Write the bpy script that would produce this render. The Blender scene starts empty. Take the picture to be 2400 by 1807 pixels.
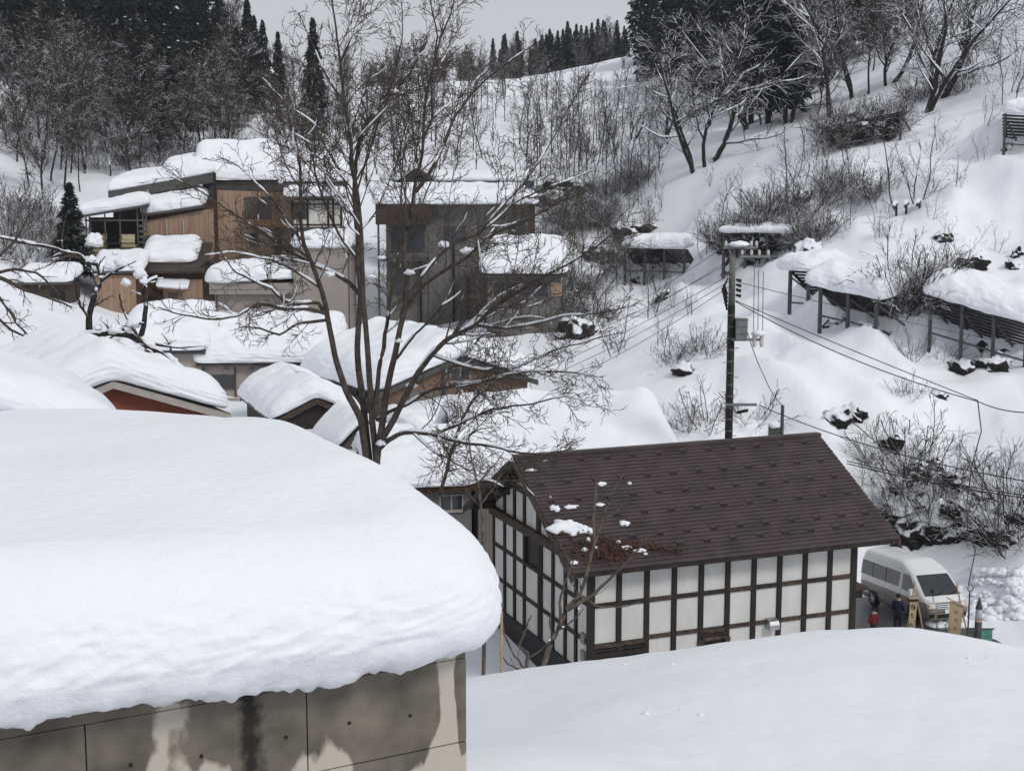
import bpy, math, random
import numpy as np
from mathutils import Vector, Matrix
rng = np.random.default_rng(7); random.seed(7)
SC = bpy.context.scene
COL = SC.collection
R = math.radians

# ---------------------------------------------------------------- camera, sky, sun, exposure
F = 3275.0; TH = R(8.0); CZ = 17.0            # focal length in photo pixels, tilt, eye height
cam = bpy.data.cameras.new('camera'); cam.sensor_width = 36.0; cam.lens = F/2400*36
cam.clip_start = 0.1; cam.clip_end = 3000
camo = bpy.data.objects.new('camera', cam); COL.objects.link(camo)
camo.location = (0, 0, CZ); camo.rotation_euler = (R(90)-TH, 0, 0); SC.camera = camo

SUN_EL = R(42); SUN_AZ = R(134)               # from behind the camera, over the right shoulder
W = bpy.data.worlds.new('World'); SC.world = W; W.use_nodes = True
nt = W.node_tree; nt.nodes.clear()
sky = nt.nodes.new('ShaderNodeTexSky'); sky.sky_type = 'NISHITA'; sky.sun_disc = False
sky.sun_elevation = SUN_EL; sky.sun_rotation = SUN_AZ; sky.dust_density = 4; sky.air_density = 1.5
hs = nt.nodes.new('ShaderNodeHueSaturation'); hs.inputs['Saturation'].default_value = 0.25
mx = nt.nodes.new('ShaderNodeMix'); mx.data_type = 'RGBA'; mx.inputs[0].default_value = 0.93
mx.inputs[7].default_value = (5.55, 5.72, 6.15, 1)      # even cloud cover
bg = nt.nodes.new('ShaderNodeBackground'); bg.inputs['Strength'].default_value = 0.1
wo = nt.nodes.new('ShaderNodeOutputWorld')
nt.links.new(sky.outputs[0], hs.inputs['Color']); nt.links.new(hs.outputs[0], mx.inputs[6])
nt.links.new(mx.outputs[2], bg.inputs[0]); nt.links.new(bg.outputs[0], wo.inputs[0])
sl = bpy.data.lights.new('sun', 'SUN'); sl.energy = 1.5; sl.angle = R(14); sl.color = (1, 0.965, 0.91)
so = bpy.data.objects.new('sun', sl); COL.objects.link(so)
sd = Vector((math.sin(SUN_AZ)*math.cos(SUN_EL), math.cos(SUN_AZ)*math.cos(SUN_EL), math.sin(SUN_EL)))
so.rotation_euler = sd.to_track_quat('Z', 'Y').to_euler()
SC.view_settings.view_transform = 'Standard'; SC.view_settings.look = 'None'
SC.view_settings.exposure = 0.1; SC.view_settings.gamma = 1.0; SC.view_settings.use_curve_mapping = False

# ---------------------------------------------------------------- helpers
def dirp(px, py):
    xc = (px-1200)/F; yc = (903.5-py)/F
    return np.array([xc, math.cos(TH)+yc*math.sin(TH), -math.sin(TH)+yc*math.cos(TH)])
def P(px, py, Y):                       # the point Y metres out on the line of a photo pixel
    d = dirp(px, py); p = d*(Y/d[1]); p[2] += CZ; return p
def proj(p):
    z = p[2]-CZ; zc = p[1]*math.cos(TH)-z*math.sin(TH); u = p[1]*math.sin(TH)+z*math.cos(TH)
    return 1200+F*p[0]/zc, 903.5-F*u/zc
def along(p, d, px, tmax=80):           # how far from p along d until the point stands over pixel column px
    a, b = 0.0, tmax; p = np.array(p, float); d = np.array(d, float)
    f = lambda t: proj(p+d*t)[0]-px
    s = f(a)
    for _ in range(50):
        m = (a+b)/2
        if s*f(m) <= 0: b = m
        else: a = m
    return a
# gradient noise
_perm = np.random.default_rng(3).permutation(512).astype(np.int64)
def _h(i, j, k): return _perm[(_perm[(_perm[i & 511]+j) & 511]+k) & 511]
def noise3(x, y, z=0.0):
    x, y, z = np.broadcast_arrays(np.asarray(x, float), np.asarray(y, float), np.asarray(z, float))
    i = np.floor(x).astype(np.int64); j = np.floor(y).astype(np.int64); k = np.floor(z).astype(np.int64)
    fx, fy, fz = x-i, y-j, z-k
    u, v, w = [t*t*t*(t*(t*6-15)+10) for t in (fx, fy, fz)]
    def g(a, b, c):
        hh = _h(i+a, j+b, k+c); an = hh*0.0122718463*7.0; bn = (hh % 37)/18.0-1
        return np.cos(an)*(fx-a)+np.sin(an)*(fy-b)+bn*(fz-c)
    def l(a, b, t): return a+(b-a)*t
    return l(l(l(g(0,0,0), g(1,0,0), u), l(g(0,1,0), g(1,1,0), u), v), l(l(g(0,0,1), g(1,0,1), u), l(g(0,1,1), g(1,1,1), u), v), w)
def fbm(x, y, z=0.0, o=4):
    s = 0; a = 1.0; f = 1.0
    for _ in range(o):
        s = s+a*noise3(x*f, y*f, np.asarray(z)*f+7.3); a *= .5; f *= 2.03
    return s

class MB:                               # collects shapes; build() links them as ONE mesh object
    def __init__(s): s.v = []; s.f = []; s.n = 0
    def add(s, v, f):
        v = np.asarray(v, float); s.v.append(v); o = s.n
        s.f.extend([tuple(int(i)+o for i in q) for q in f]); s.n += len(v); return s
    def box(s, x0, x1, y0, y1, z0, z1):
        v = [(x, y, z) for z in (z0, z1) for y in (y0, y1) for x in (x0, x1)]
        return s.add(v, [(0,2,3,1),(4,5,7,6),(0,1,5,4),(2,6,7,3),(0,4,6,2),(1,3,7,5)])
    def obox(s, a, b, w, h, up=(0,0,1)):          # bar from a to b, w wide, h high
        a = np.array(a, float); b = np.array(b, float); d = b-a; d /= np.linalg.norm(d)
        u = np.array(up, float); sd_ = np.cross(d, u); sd_ /= (np.linalg.norm(sd_)+1e-9); u = np.cross(sd_, d)
        v = [p+sd_*i*w/2+u*j*h/2 for p in (a, b) for j in (-1, 1) for i in (-1, 1)]
        return s.add(v, [(0,1,3,2),(4,6,7,5),(0,4,5,1),(2,3,7,6),(0,2,6,4),(1,5,7,3)])
    def prism(s, poly, ax, a, b):                # poly of 2D points extruded along axis ax
        n = len(poly); v = []
        for t in (a, b):
            for p, q in poly:
                v.append({'x': (t, p, q), 'y': (p, t, q), 'z': (p, q, t)}[ax])
        f = [tuple(range(n))[::-1], tuple(range(n, 2*n))]
        for i in range(n):
            j = (i+1) % n; f.append((i, j, n+j, n+i))
        return s.add(v, f)
    def tube(s, pts, rad, n=6, cap=True):
        pts = np.asarray(pts, float); m = len(pts)
        rad = np.broadcast_to(np.asarray(rad, float), (m,))
        t = np.gradient(pts, axis=0); t /= (np.linalg.norm(t, axis=1, keepdims=True)+1e-9)
        ref = np.where(np.abs(t[:, 2:3]) > .9, np.array([[1., 0, 0]]), np.array([[0, 0, 1.]]))
        a = np.cross(t, ref); a /= (np.linalg.norm(a, axis=1, keepdims=True)+1e-9); b = np.cross(t, a)
        an = np.arange(n)*2*math.pi/n
        v = (pts[:, None]+rad[:, None, None]*(np.cos(an)[None, :, None]*a[:, None]+np.sin(an)[None, :, None]*b[:, None])).reshape(-1, 3)
        f = []
        for i in range(m-1):
            for k in range(n):
                k2 = (k+1) % n; f.append((i*n+k, i*n+k2, (i+1)*n+k2, (i+1)*n+k))
        if cap and n > 2: f.append(tuple(range(n))[::-1]); f.append(tuple(range((m-1)*n, m*n)))
        return s.add(v, f)
    def lathe(s, prof, n=16, c=(0, 0, 0)):
        v = [(c[0]+r*math.cos(2*math.pi*k/n), c[1]+r*math.sin(2*math.pi*k/n), c[2]+z) for r, z in prof for k in range(n)]
        f = [(i*n+k, i*n+(k+1) % n, (i+1)*n+(k+1) % n, (i+1)*n+k) for i in range(len(prof)-1) for k in range(n)]
        f += [tuple(range(n))[::-1], tuple(range((len(prof)-1)*n, len(prof)*n))]
        return s.add(v, f)
    def mesh(s, name, mat, smooth=False):
        me = bpy.data.meshes.new(name)
        v = np.concatenate(s.v) if s.v else np.zeros((0, 3))
        me.from_pydata(v.tolist(), [], s.f); me.update()
        if mat: me.materials.append(mat)
        if smooth: me.polygons.foreach_set('use_smooth', [True]*len(me.polygons))
        return me
    def build(s, name, mat, parent=None, smooth=False): return link(name, s.mesh(name, mat, smooth), parent)
def link(name, me, parent=None, loc=None):
    o = bpy.data.objects.new(name, me); COL.objects.link(o)
    if parent: o.parent = parent
    if loc is not None: o.location = loc
    return o
def gridmesh(name, V, mat, smooth=True, wrap=False):   # V: (rows, cols, 3)
    r, c = V.shape[:2]; me = bpy.data.meshes.new(name)
    idx = np.arange(r*c).reshape(r, c)
    if wrap: idx = np.concatenate([idx, idx[:, :1]], 1)
    q = np.stack([idx[:-1, :-1], idx[:-1, 1:], idx[1:, 1:], idx[1:, :-1]], -1).reshape(-1, 4)
    return rawmesh(name, V.reshape(-1, 3), q, mat, smooth)
def rawmesh(name, V, Q, mat, smooth=True):     # all faces with the same corner count
    me = bpy.data.meshes.new(name); k = Q.shape[1]
    me.vertices.add(len(V)); me.vertices.foreach_set('co', np.asarray(V, np.float32).ravel())
    me.loops.add(Q.size); me.loops.foreach_set('vertex_index', np.asarray(Q, np.int32).ravel())
    me.polygons.add(len(Q)); me.polygons.foreach_set('loop_start', np.arange(0, Q.size, k, dtype=np.int32))
    me.polygons.foreach_set('use_smooth', np.full(len(Q), smooth)); me.update(); me.validate()
    if mat: me.materials.append(mat)
    return me
def tag(o, label=None, cat=None, group=None, kind=None):
    if label: o['label'] = label
    if cat: o['category'] = cat
    if group: o['group'] = group
    if kind: o['kind'] = kind
    return o
def thing(name, label, cat, loc=(0, 0, 0), rz=0.0, group=None):
    o = bpy.data.objects.new(name, None); COL.objects.link(o); o.empty_display_size = .2
    o.location = loc; o.rotation_euler = (0, 0, rz); return tag(o, label, cat, group)
def copytree(o, parent=None):
    c = o.copy(); COL.objects.link(c); c.parent = parent
    for ch in o.children: copytree(ch, c)
    return c
class Frame:                                     # local axes of a building: x along its front, y towards its back
    def __init__(s, o, az):
        s.o = np.array(o, float); s.az = az
        s.d1 = np.array([math.sin(az), math.cos(az), 0]); s.d2 = np.array([-s.d1[1], s.d1[0], 0]); s.rz = math.pi/2-az
    def w(s, x, y, z=0): return s.o+s.d1*x+s.d2*y+np.array([0, 0, z])
    def l(s, p):
        q = np.asarray(p, float)-s.o; return np.array([q@s.d1, q@s.d2, q[2]])
    def zat(s, x, y, py):                        # local height at (x, y) that shows at pixel row py
        p = s.w(x, y); px = proj(p)[0]
        for _ in range(3):
            q = P(px, py, p[1]); px = proj(np.array([p[0], p[1], q[2]]))[0]
        return P(px, py, p[1])[2]-s.o[2]

# ---------------------------------------------------------------- materials
def mat(name, col, rough=.8, var=.15, scale=3.0, bump=0.0, bscale=30.0, col2=None, metal=0.0, detail=6, spec=.3, stretch=None):
    m = bpy.data.materials.new(name); m.use_nodes = True; t = m.node_tree; b = t.nodes['Principled BSDF']
    b.inputs['Roughness'].default_value = rough; b.inputs['Metallic'].default_value = metal
    b.inputs['Specular IOR Level'].default_value = spec
    tc = t.nodes.new('ShaderNodeTexCoord'); vec = tc.outputs['Object']
    if stretch:
        mp = t.nodes.new('ShaderNodeMapping'); mp.inputs['Scale'].default_value = stretch
        t.links.new(vec, mp.inputs[0]); vec = mp.outputs[0]
    n = t.nodes.new('ShaderNodeTexNoise'); n.inputs['Scale'].default_value = scale; n.inputs['Detail'].default_value = detail
    t.links.new(vec, n.inputs['Vector'])
    c2 = col2 or tuple(c*(1-var*2) for c in col); c1 = col if col2 else tuple(min(1, c*(1+var)) for c in col)
    r = t.nodes.new('ShaderNodeValToRGB'); r.color_ramp.elements[0].position = .3; r.color_ramp.elements[1].position = .7
    r.color_ramp.elements[0].color = (*c2, 1); r.color_ramp.elements[1].color = (*c1, 1)
    t.links.new(n.outputs[0], r.inputs[0]); t.links.new(r.outputs[0], b.inputs['Base Color'])
    if bump:
        n2 = t.nodes.new('ShaderNodeTexNoise'); n2.inputs['Scale'].default_value = bscale; n2.inputs['Detail'].default_value = 5
        bp = t.nodes.new('ShaderNodeBump'); bp.inputs['Strength'].default_value = bump; bp.inputs['Distance'].default_value = .05
        t.links.new(vec, n2.inputs['Vector']); t.links.new(n2.outputs[0], bp.inputs['Height']); t.links.new(bp.outputs[0], b.inputs['Normal'])
    return m
def ribbed(name, col, pitch, axis='X', rough=.7, depth=.6, var=.08, lines=.35):   # siding with narrow recessed joints
    m = mat(name, col, rough, var, 1.5); t = m.node_tree; b = t.nodes['Principled BSDF']
    tc = t.nodes.new('ShaderNodeTexCoord'); sp = t.nodes.new('ShaderNodeSeparateXYZ'); t.links.new(tc.outputs['Object'], sp.inputs[0])
    src = sp.outputs[axis]
    if axis == 'X':
        ad = t.nodes.new('ShaderNodeMath'); ad.operation = 'ADD'; t.links.new(sp.outputs['X'], ad.inputs[0]); t.links.new(sp.outputs['Y'], ad.inputs[1]); src = ad.outputs[0]
    a = t.nodes.new('ShaderNodeMath'); a.operation = 'DIVIDE'; a.inputs[1].default_value = pitch; t.links.new(src, a.inputs[0])
    f = t.nodes.new('ShaderNodeMath'); f.operation = 'FRACT'; t.links.new(a.outputs[0], f.inputs[0])
    c = t.nodes.new('ShaderNodeMath'); c.operation = 'GREATER_THAN'; c.inputs[1].default_value = .16; t.links.new(f.outputs[0], c.inputs[0])
    bp = t.nodes.new('ShaderNodeBump'); bp.inputs['Strength'].default_value = depth; bp.inputs['Distance'].default_value = .03
    t.links.new(c.outputs[0], bp.inputs['Height']); t.links.new(bp.outputs[0], b.inputs['Normal'])
    old = b.inputs['Base Color'].links[0].from_socket
    mm = t.nodes.new('ShaderNodeMix'); mm.data_type = 'RGBA'; mm.blend_type = 'MULTIPLY'
    rp = t.nodes.new('ShaderNodeMapRange'); rp.inputs[3].default_value = 1-lines; rp.inputs[4].default_value = 1; t.links.new(c.outputs[0], rp.inputs[0])
    mm.inputs[0].default_value = 1; t.links.new(old, mm.inputs[6]); t.links.new(rp.outputs[0], mm.inputs[7]); t.links.new(mm.outputs[2], b.inputs['Base Color'])
    return m
def snowmat(name, col=(.83, .85, .895), b1=.25, s1=9.0, b2=.3, s2=90.0):
    m = bpy.data.materials.new(name); m.use_nodes = True; t = m.node_tree; b = t.nodes['Principled BSDF']
    b.inputs['Roughness'].default_value = .75; b.inputs['Specular IOR Level'].default_value = .25
    tc = t.nodes.new('ShaderNodeTexCoord')
    n0 = t.nodes.new('ShaderNodeTexNoise'); n0.inputs['Scale'].default_value = .6; n0.inputs['Detail'].default_value = 5
    r = t.nodes.new('ShaderNodeValToRGB'); r.color_ramp.elements[0].position = .3; r.color_ramp.elements[1].position = .7
    r.color_ramp.elements[0].color = (col[0]*.95, col[1]*.96, col[2]*.97, 1); r.color_ramp.elements[1].color = (*col, 1)
    t.links.new(tc.outputs['Object'], n0.inputs['Vector']); t.links.new(n0.outputs[0], r.inputs[0]); t.links.new(r.outputs[0], b.inputs['Base Color'])
    prev = None
    for st, sc_, ds in ((b1, s1, .06), (b2, s2, .012)):
        n = t.nodes.new('ShaderNodeTexNoise'); n.inputs['Scale'].default_value = sc_; n.inputs['Detail'].default_value = 4
        t.links.new(tc.outputs['Object'], n.inputs['Vector'])
        bp = t.nodes.new('ShaderNodeBump'); bp.inputs['Strength'].default_value = st; bp.inputs['Distance'].default_value = ds
        t.links.new(n.outputs[0], bp.inputs['Height'])
        if prev: t.links.new(prev.outputs[0], bp.inputs['Normal'])
        prev = bp
    t.links.new(prev.outputs[0], b.inputs['Normal'])
    return m
def barkmat(name, col, snow=0.0, thr=.45):      # bark with settled snow on the upper side of the limbs
    m = mat(name, col, .9, .3, 6.0, .5, 40.0); t = m.node_tree; b = t.nodes['Principled BSDF']
    if snow > 0:
        g = t.nodes.new('ShaderNodeNewGeometry'); sp = t.nodes.new('ShaderNodeSeparateXYZ'); t.links.new(g.outputs['Normal'], sp.inputs[0])
        n = t.nodes.new('ShaderNodeTexNoise'); n.inputs['Scale'].default_value = 1.1; n.inputs['Detail'].default_value = 2
        t.links.new(g.outputs['Position'], n.inputs['Vector'])
        ma = t.nodes.new('ShaderNodeMath'); ma.operation = 'MULTIPLY_ADD'; ma.inputs[1].default_value = 2.2; ma.inputs[2].default_value = snow-1.1
        t.links.new(n.outputs[0], ma.inputs[0])
        ad = t.nodes.new('ShaderNodeMath'); ad.operation = 'ADD'; t.links.new(sp.outputs['Z'], ad.inputs[0]); t.links.new(ma.outputs[0], ad.inputs[1])
        cp = t.nodes.new('ShaderNodeMapRange'); cp.inputs[1].default_value = thr; cp.inputs[2].default_value = thr+.2
        t.links.new(ad.outputs[0], cp.inputs[0])
        mm = t.nodes.new('ShaderNodeMix'); mm.data_type = 'RGBA'; mm.inputs[7].default_value = (.82, .85, .91, 1)
        t.links.new(cp.outputs[0], mm.inputs[0]); old = b.inputs['Base Color'].links[0].from_socket
        t.links.new(old, mm.inputs[6]); t.links.new(mm.outputs[2], b.inputs['Base Color'])
    return m
def glassmat(name, col=(.02, .025, .03)):
    m = mat(name, col, .08, .2, .7); m.node_tree.nodes['Principled BSDF'].inputs['Specular IOR Level'].default_value = .7; return m

M = {}
M['snow'] = snowmat('snow', b1=.55, s1=2.2, b2=.35, s2=26.0)
M['snow_cap'] = snowmat('snow_cap', b1=.35, s1=7.0, b2=.5, s2=60.0)
M['dark_timber'] = mat('dark_timber', (.028, .02, .017), .75, .35, 5, .35, 40, stretch=(1, 1, .25))
M['worn_timber'] = mat('worn_timber', (.075, .052, .04), .85, .4, 7, .4, 40)
M['plaster'] = mat('plaster', (.56, .56, .535), .9, .06, 1.6, .15, 60, stretch=(1, 1, .35))
M['slate'] = mat('slate', (.056, .038, .039), .5, .2, 1.3, .3, 35, spec=.4, detail=9)
M['black'] = mat('black', (.012, .012, .013), .6, .2)
M['steel'] = mat('steel', (.42, .42, .43), .35, .1, 8, metal=.8)
M['grey_metal'] = mat('grey_metal', (.2, .21, .22), .55, .15, 6)
M['glass'] = glassmat('glass')
M['leaf'] = mat('dead_leaf', (.10, .042, .028), .8, .5, 40)
# ---------------------------------------------------------------- the ground: one sheet through sighted points
CTRL = [  # photo pixel x, y and the distance the ground there must have
 (1640,1807,17),(2400,1807,18),(1950,1700,20.5),(1100,1760,16),(2300,1640,22),(1500,1640,23),
 (1150,1590,31),(1260,1572,34.5),(1400,1551,33),(1600,1520,31.5),(1800,1492,31),(2000,1476,31),(2130,1471,31),(2260,1490,30),(2400,1532,28.5),
 (2200,1450,55),(2060,1462,55.5),(2330,1420,55),(2250,1370,60),(2390,1330,58),(2150,1360,61.5),
 (2100,1230,65),(2250,1290,61.5),(2350,1200,63),(2200,1050,69),(2390,1040,67),(2000,1050,68.5),(1950,960,71),(2110,980,70),(2260,960,71.5),
 (1850,930,72),(2390,870,75.5),(2250,850,77),(2130,860,77),(2050,800,80),(1930,790,82),(1850,740,86),(1750,760,84),(1700,860,78),(1600,900,77),
 (1600,1000,70),(1480,1010,69),(1500,930,76),(1440,850,85),(1500,760,96),(1600,720,101),(1650,650,108),(1720,640,108),
 (2390,700,86),(2280,600,93),(2390,520,97),(2120,620,92),(2000,640,92),(1960,540,101),(2100,480,105),(2390,370,104),(2300,380,107),(2250,300,115),
 (1900,470,111),(1800,520,111),(1750,440,121),(1620,520,124),(1620,400,137),(1540,650,126),(1470,600,133),(1480,660,122),(1850,300,139),(2000,260,136),(2190,240,127),(2390,200,122),(2390,40,148),(2290,80,146),
 (1700,280,172),(1600,200,205),(1500,250,195),(1520,190,226),(1430,180,238),(1560,110,250),(1440,140,262),(1380,155,262),(1250,182,250),(1100,195,238),(1000,250,212),
 (1300,330,180),(1150,400,160),(1300,480,146),(1380,560,135),(1250,700,107),(1380,700,108),(1330,620,122),(1000,400,158),(1060,300,190),
 (860,420,152),(800,330,182),(700,300,196),(600,330,180),(450,350,172),(330,340,170),(200,400,156),(100,440,148),(20,420,150),(150,330,172),(20,260,188),
 (30,560,122),(120,600,116),(60,660,106),(150,780,85),(20,760,86),(60,860,70),
 (1450,150,330),(1200,150,330),(1000,195,330),(900,225,340),(820,250,340),(680,250,300),(560,205,285),(400,110,275),(200,0,272),(0,-60,272),
 (1700,60,265),(1900,-40,262),(2150,-110,245),(2390,-100,200),
 (600,230,360),(900,260,420),(1200,190,420),(1500,170,420),(200,-50,400),(1800,-40,400),(2300,-200,330)]
CW = [ # places sighted only by reason: x, y, z
 (0,2,14.6),(12,2,14.6),(25,4,15),(-12,2,13),(-25,6,12.5),(-5,8,9.2),(-7,14,9),(-10,20,8.6),(-2,22,7.6),(-5,28,5.5),(-14,30,7.8),(-24,30,9),(-40,40,11),(-26,50,8.5),
 (-15,56,5),(-8,44,1.6),(-3,42,.9),(1,40,1.0),(5,41,1.0),(10,42.5,.8),(15,43,.5),(2,50,.3),(8,51,.3),(13,50,.1),(-3,50,.4),(-2,56,.8),(6,58,1.2),(12,57,.5),
 (-8,62,2.0),(2,66,2.6),(8,66,3),(-16,72,2.6),(-4,78,3.2),(-22,84,3.2),(-10,88,3.4),(2,84,4),(-16,96,5),(-4,100,6),(-30,108,7.5),(-20,118,9.8),(-34,118,10.5),(-8,112,7),(-26,130,12.5),(-10,130,12),(-38,132,14),(-16,108,7),
 (28,45,1.5),(34,30,9),(40,55,6),(50,70,16),(60,90,30),(70,120,48),(90,160,66),(-45,75,11),(-60,100,18),(-75,140,32),(-95,190,55),(110,260,90),(-130,280,72),(-110,340,72),(130,360,90),(0,400,50),(80,420,70),(-80,430,60)]
_c = np.array([P(*c) for c in CTRL]+[np.array(c, float) for c in CW])
def _k(r2): return r2*np.log(r2+1e-6)*.5
_sc = 40.0
_xy = _c[:, :2]/_sc; _n = len(_c)
_A = np.zeros((_n+3, _n+3)); _d = ((_xy[:, None]-_xy[None])**2).sum(-1)
_A[:_n, :_n] = _k(_d)+np.eye(_n)*.0006; _A[:_n, _n] = 1; _A[:_n, _n+1:] = _xy; _A[_n, :_n] = 1; _A[_n+1:, :_n] = _xy.T
_w = np.linalg.solve(_A, np.concatenate([_c[:, 2], np.zeros(3)]))
def ground(x, y):
    x = np.asarray(x, float); y = np.asarray(y, float); sh = np.broadcast(x, y).shape
    q = np.stack([np.broadcast_to(x, sh).ravel(), np.broadcast_to(y, sh).ravel()], 1)/_sc; out = np.empty(len(q))
    for i in range(0, len(q), 20000):
        s = q[i:i+20000]; d = ((s[:, None]-_xy[None])**2).sum(-1); out[i:i+20000] = _k(d)@_w[:_n]+_w[_n]+s@_w[_n+1:]
    X = q[:, 0]*_sc; Y = q[:, 1]*_sc
    far = np.clip((Y-50)/30, 0, 1)
    out += far*(.55*fbm(X*.11, Y*.11, 1.0, 3)+.16*fbm(X*.5, Y*.5, 3.0, 2))+(1-far)*(.05*fbm(X*.4, Y*.4, 5.0, 3)+.022*fbm(X*1.7, Y*1.1, 6.0, 3)-.05*np.clip(noise3(X*1.3, Y*.9, 8.0)-.42, 0, 1))
    hill = np.clip((X-6)/8, 0, 1)*far*np.clip((130-Y)/30, 0, 1)     # drifts and slides on the near hillside
    rg = 1-np.abs(noise3(X*.16+Y*.05, Y*.07, 9.0))*2
    out += hill*(1.9*(rg-.5)*np.clip(noise3(X*.06, Y*.06, 4.0)*2+.6, 0, 1)+.6*fbm(X*.33, Y*.28, 2.0, 3)+.5*np.clip(noise3(X*.7, Y*.5, 7.0)-.1, 0, 1))
    pl = -.35+.075*((X-14.75)*.26-(Y-56.7)*.966)-.04          # the cleared, gently tilted car park
    rr = np.hypot((X-15.6)/4.6, (Y-54.2)/5.6); wq = np.clip((1.35-rr)/.45, 0, 1); wq = wq*wq*(3-2*wq)
    out = out*(1-wq)+pl*wq+np.clip((rr-.85)/.3, 0, 1)*wq*.35*np.abs(fbm(X*1.3, Y*1.3, 2.0, 3))
    for fr, Lf, H, dz, lean in FENCES:                        # snow banked up behind each fence
        q_ = np.stack([X-fr.o[0], Y-fr.o[1]], 1); lx = q_@fr.d1[:2]; ly = q_@fr.d2[:2]
        sel = (ly > -.2) & (ly < 16) & (lx > -5) & (lx < Lf+5)
        if not sel.any(): continue
        a, b = lx[sel], ly[sel]; o = np.maximum(np.maximum(-a, a-Lf)-.2, 0)
        tgt = fr.o[2]+dz*np.clip(a, 0, Lf)+H-.05+.10*b-.45*o**1.5-.25*np.maximum(b-9, 0)+.25*noise3(a*.6, b*.6, fr.o[0])
        w = np.clip((b-lean*.55)/(lean*.35), 0, 1); w = w*w*(3-2*w); cur = out[sel]; d = tgt-cur
        out[sel] = cur+w*np.where(d > -1, .5*(d+np.sqrt(d*d+.15)), 0)*np.clip(d+1, 0, 1)
    return out.reshape(sh)
FENCES = []
def fence_at(pl, pr, H, lean):
    a = np.array(pl, float); d = np.array(pr, float)-a; Lf = math.hypot(d[0], d[1]); f = Frame(a, math.atan2(d[0], d[1])); FENCES.append((f, Lf, H, d[2]/Lf, lean))
def hit0(px, py, y0=45.0, y1=360.0):            # where the line of a pixel meets the ground
    d = dirp(px, py); ys = np.concatenate([np.linspace(y0, 140, 500), np.linspace(140.3, y1, 500)])
    t = ys/d[1]; z = CZ+d[2]*t; x = d[0]*t; g = ground(x, ys); below = np.nonzero(z < g)[0]
    i = below[0] if len(below) else len(ys)-1
    return np.array([x[i], ys[i], g[i]])
FSPOT = []
for a_, b_, H_, ln_ in (((1465, 655), (1603, 660), 2.5, 3), ((1850, 738), (1893, 742), 2.8, 2.6), ((1921, 765), (2052, 795), 2.35, 2.6), ((2178, 812), (2400, 880), 2.9, 2.6), ((2352, 365), (2460, 372), 3.1, 2.6), ((1930, 365), (2110, 330), 2.4, 2.6), ((1695, 625), (1850, 628), 2.5, 2.6), ((1492, 190), (1566, 190), 1.7, 2.6)):
    Ya, Yb = hit0(*a_)[1], hit0(min(b_[0], 2399), b_[1])[1]; Ym = (Ya+Yb)/2; Yd = np.clip((Yb-Ya)/2, -1.2, 1.2)
    FSPOT.append((P(*a_, Ym-Yd), P(*b_, Ym+Yd), H_, ln_))
for q_ in FSPOT: fence_at(*q_)
print('fence distances', [round(float(q[0][1]), 1) for q in FSPOT])
def gz(x, y): return float(ground(np.array([x]), np.array([y]))[0])
def hit(px, py, y0=45.0, y1=360.0):             # where the line of a pixel meets the ground
    d = dirp(px, py); ys = np.concatenate([np.linspace(y0, 140, 500), np.linspace(140.3, y1, 500)])
    t = ys/d[1]; z = CZ+d[2]*t; x = d[0]*t; g = ground(x, ys); below = np.nonzero(z < g)[0]
    i = below[0] if len(below) else len(ys)-1
    return np.array([x[i], ys[i], g[i]])
ROWS = 540; COLS = 400
yy = 1.0+(430-1.0)*(np.linspace(0, 1, ROWS)**1.9)
ss = np.linspace(-1, 1, COLS)
gy = np.repeat(yy[:, None], COLS, 1); gx = ss[None]*(26+.60*gy)
G0 = np.stack([gx, gy, ground(gx, gy)], -1)
print('ground z', G0[..., 2].min(), G0[..., 2].max())
tag(link('snow_ground', gridmesh('snow_ground', G0, M['snow'])), 'snow covered ground, slopes and hillside', None, None, 'structure')

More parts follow.
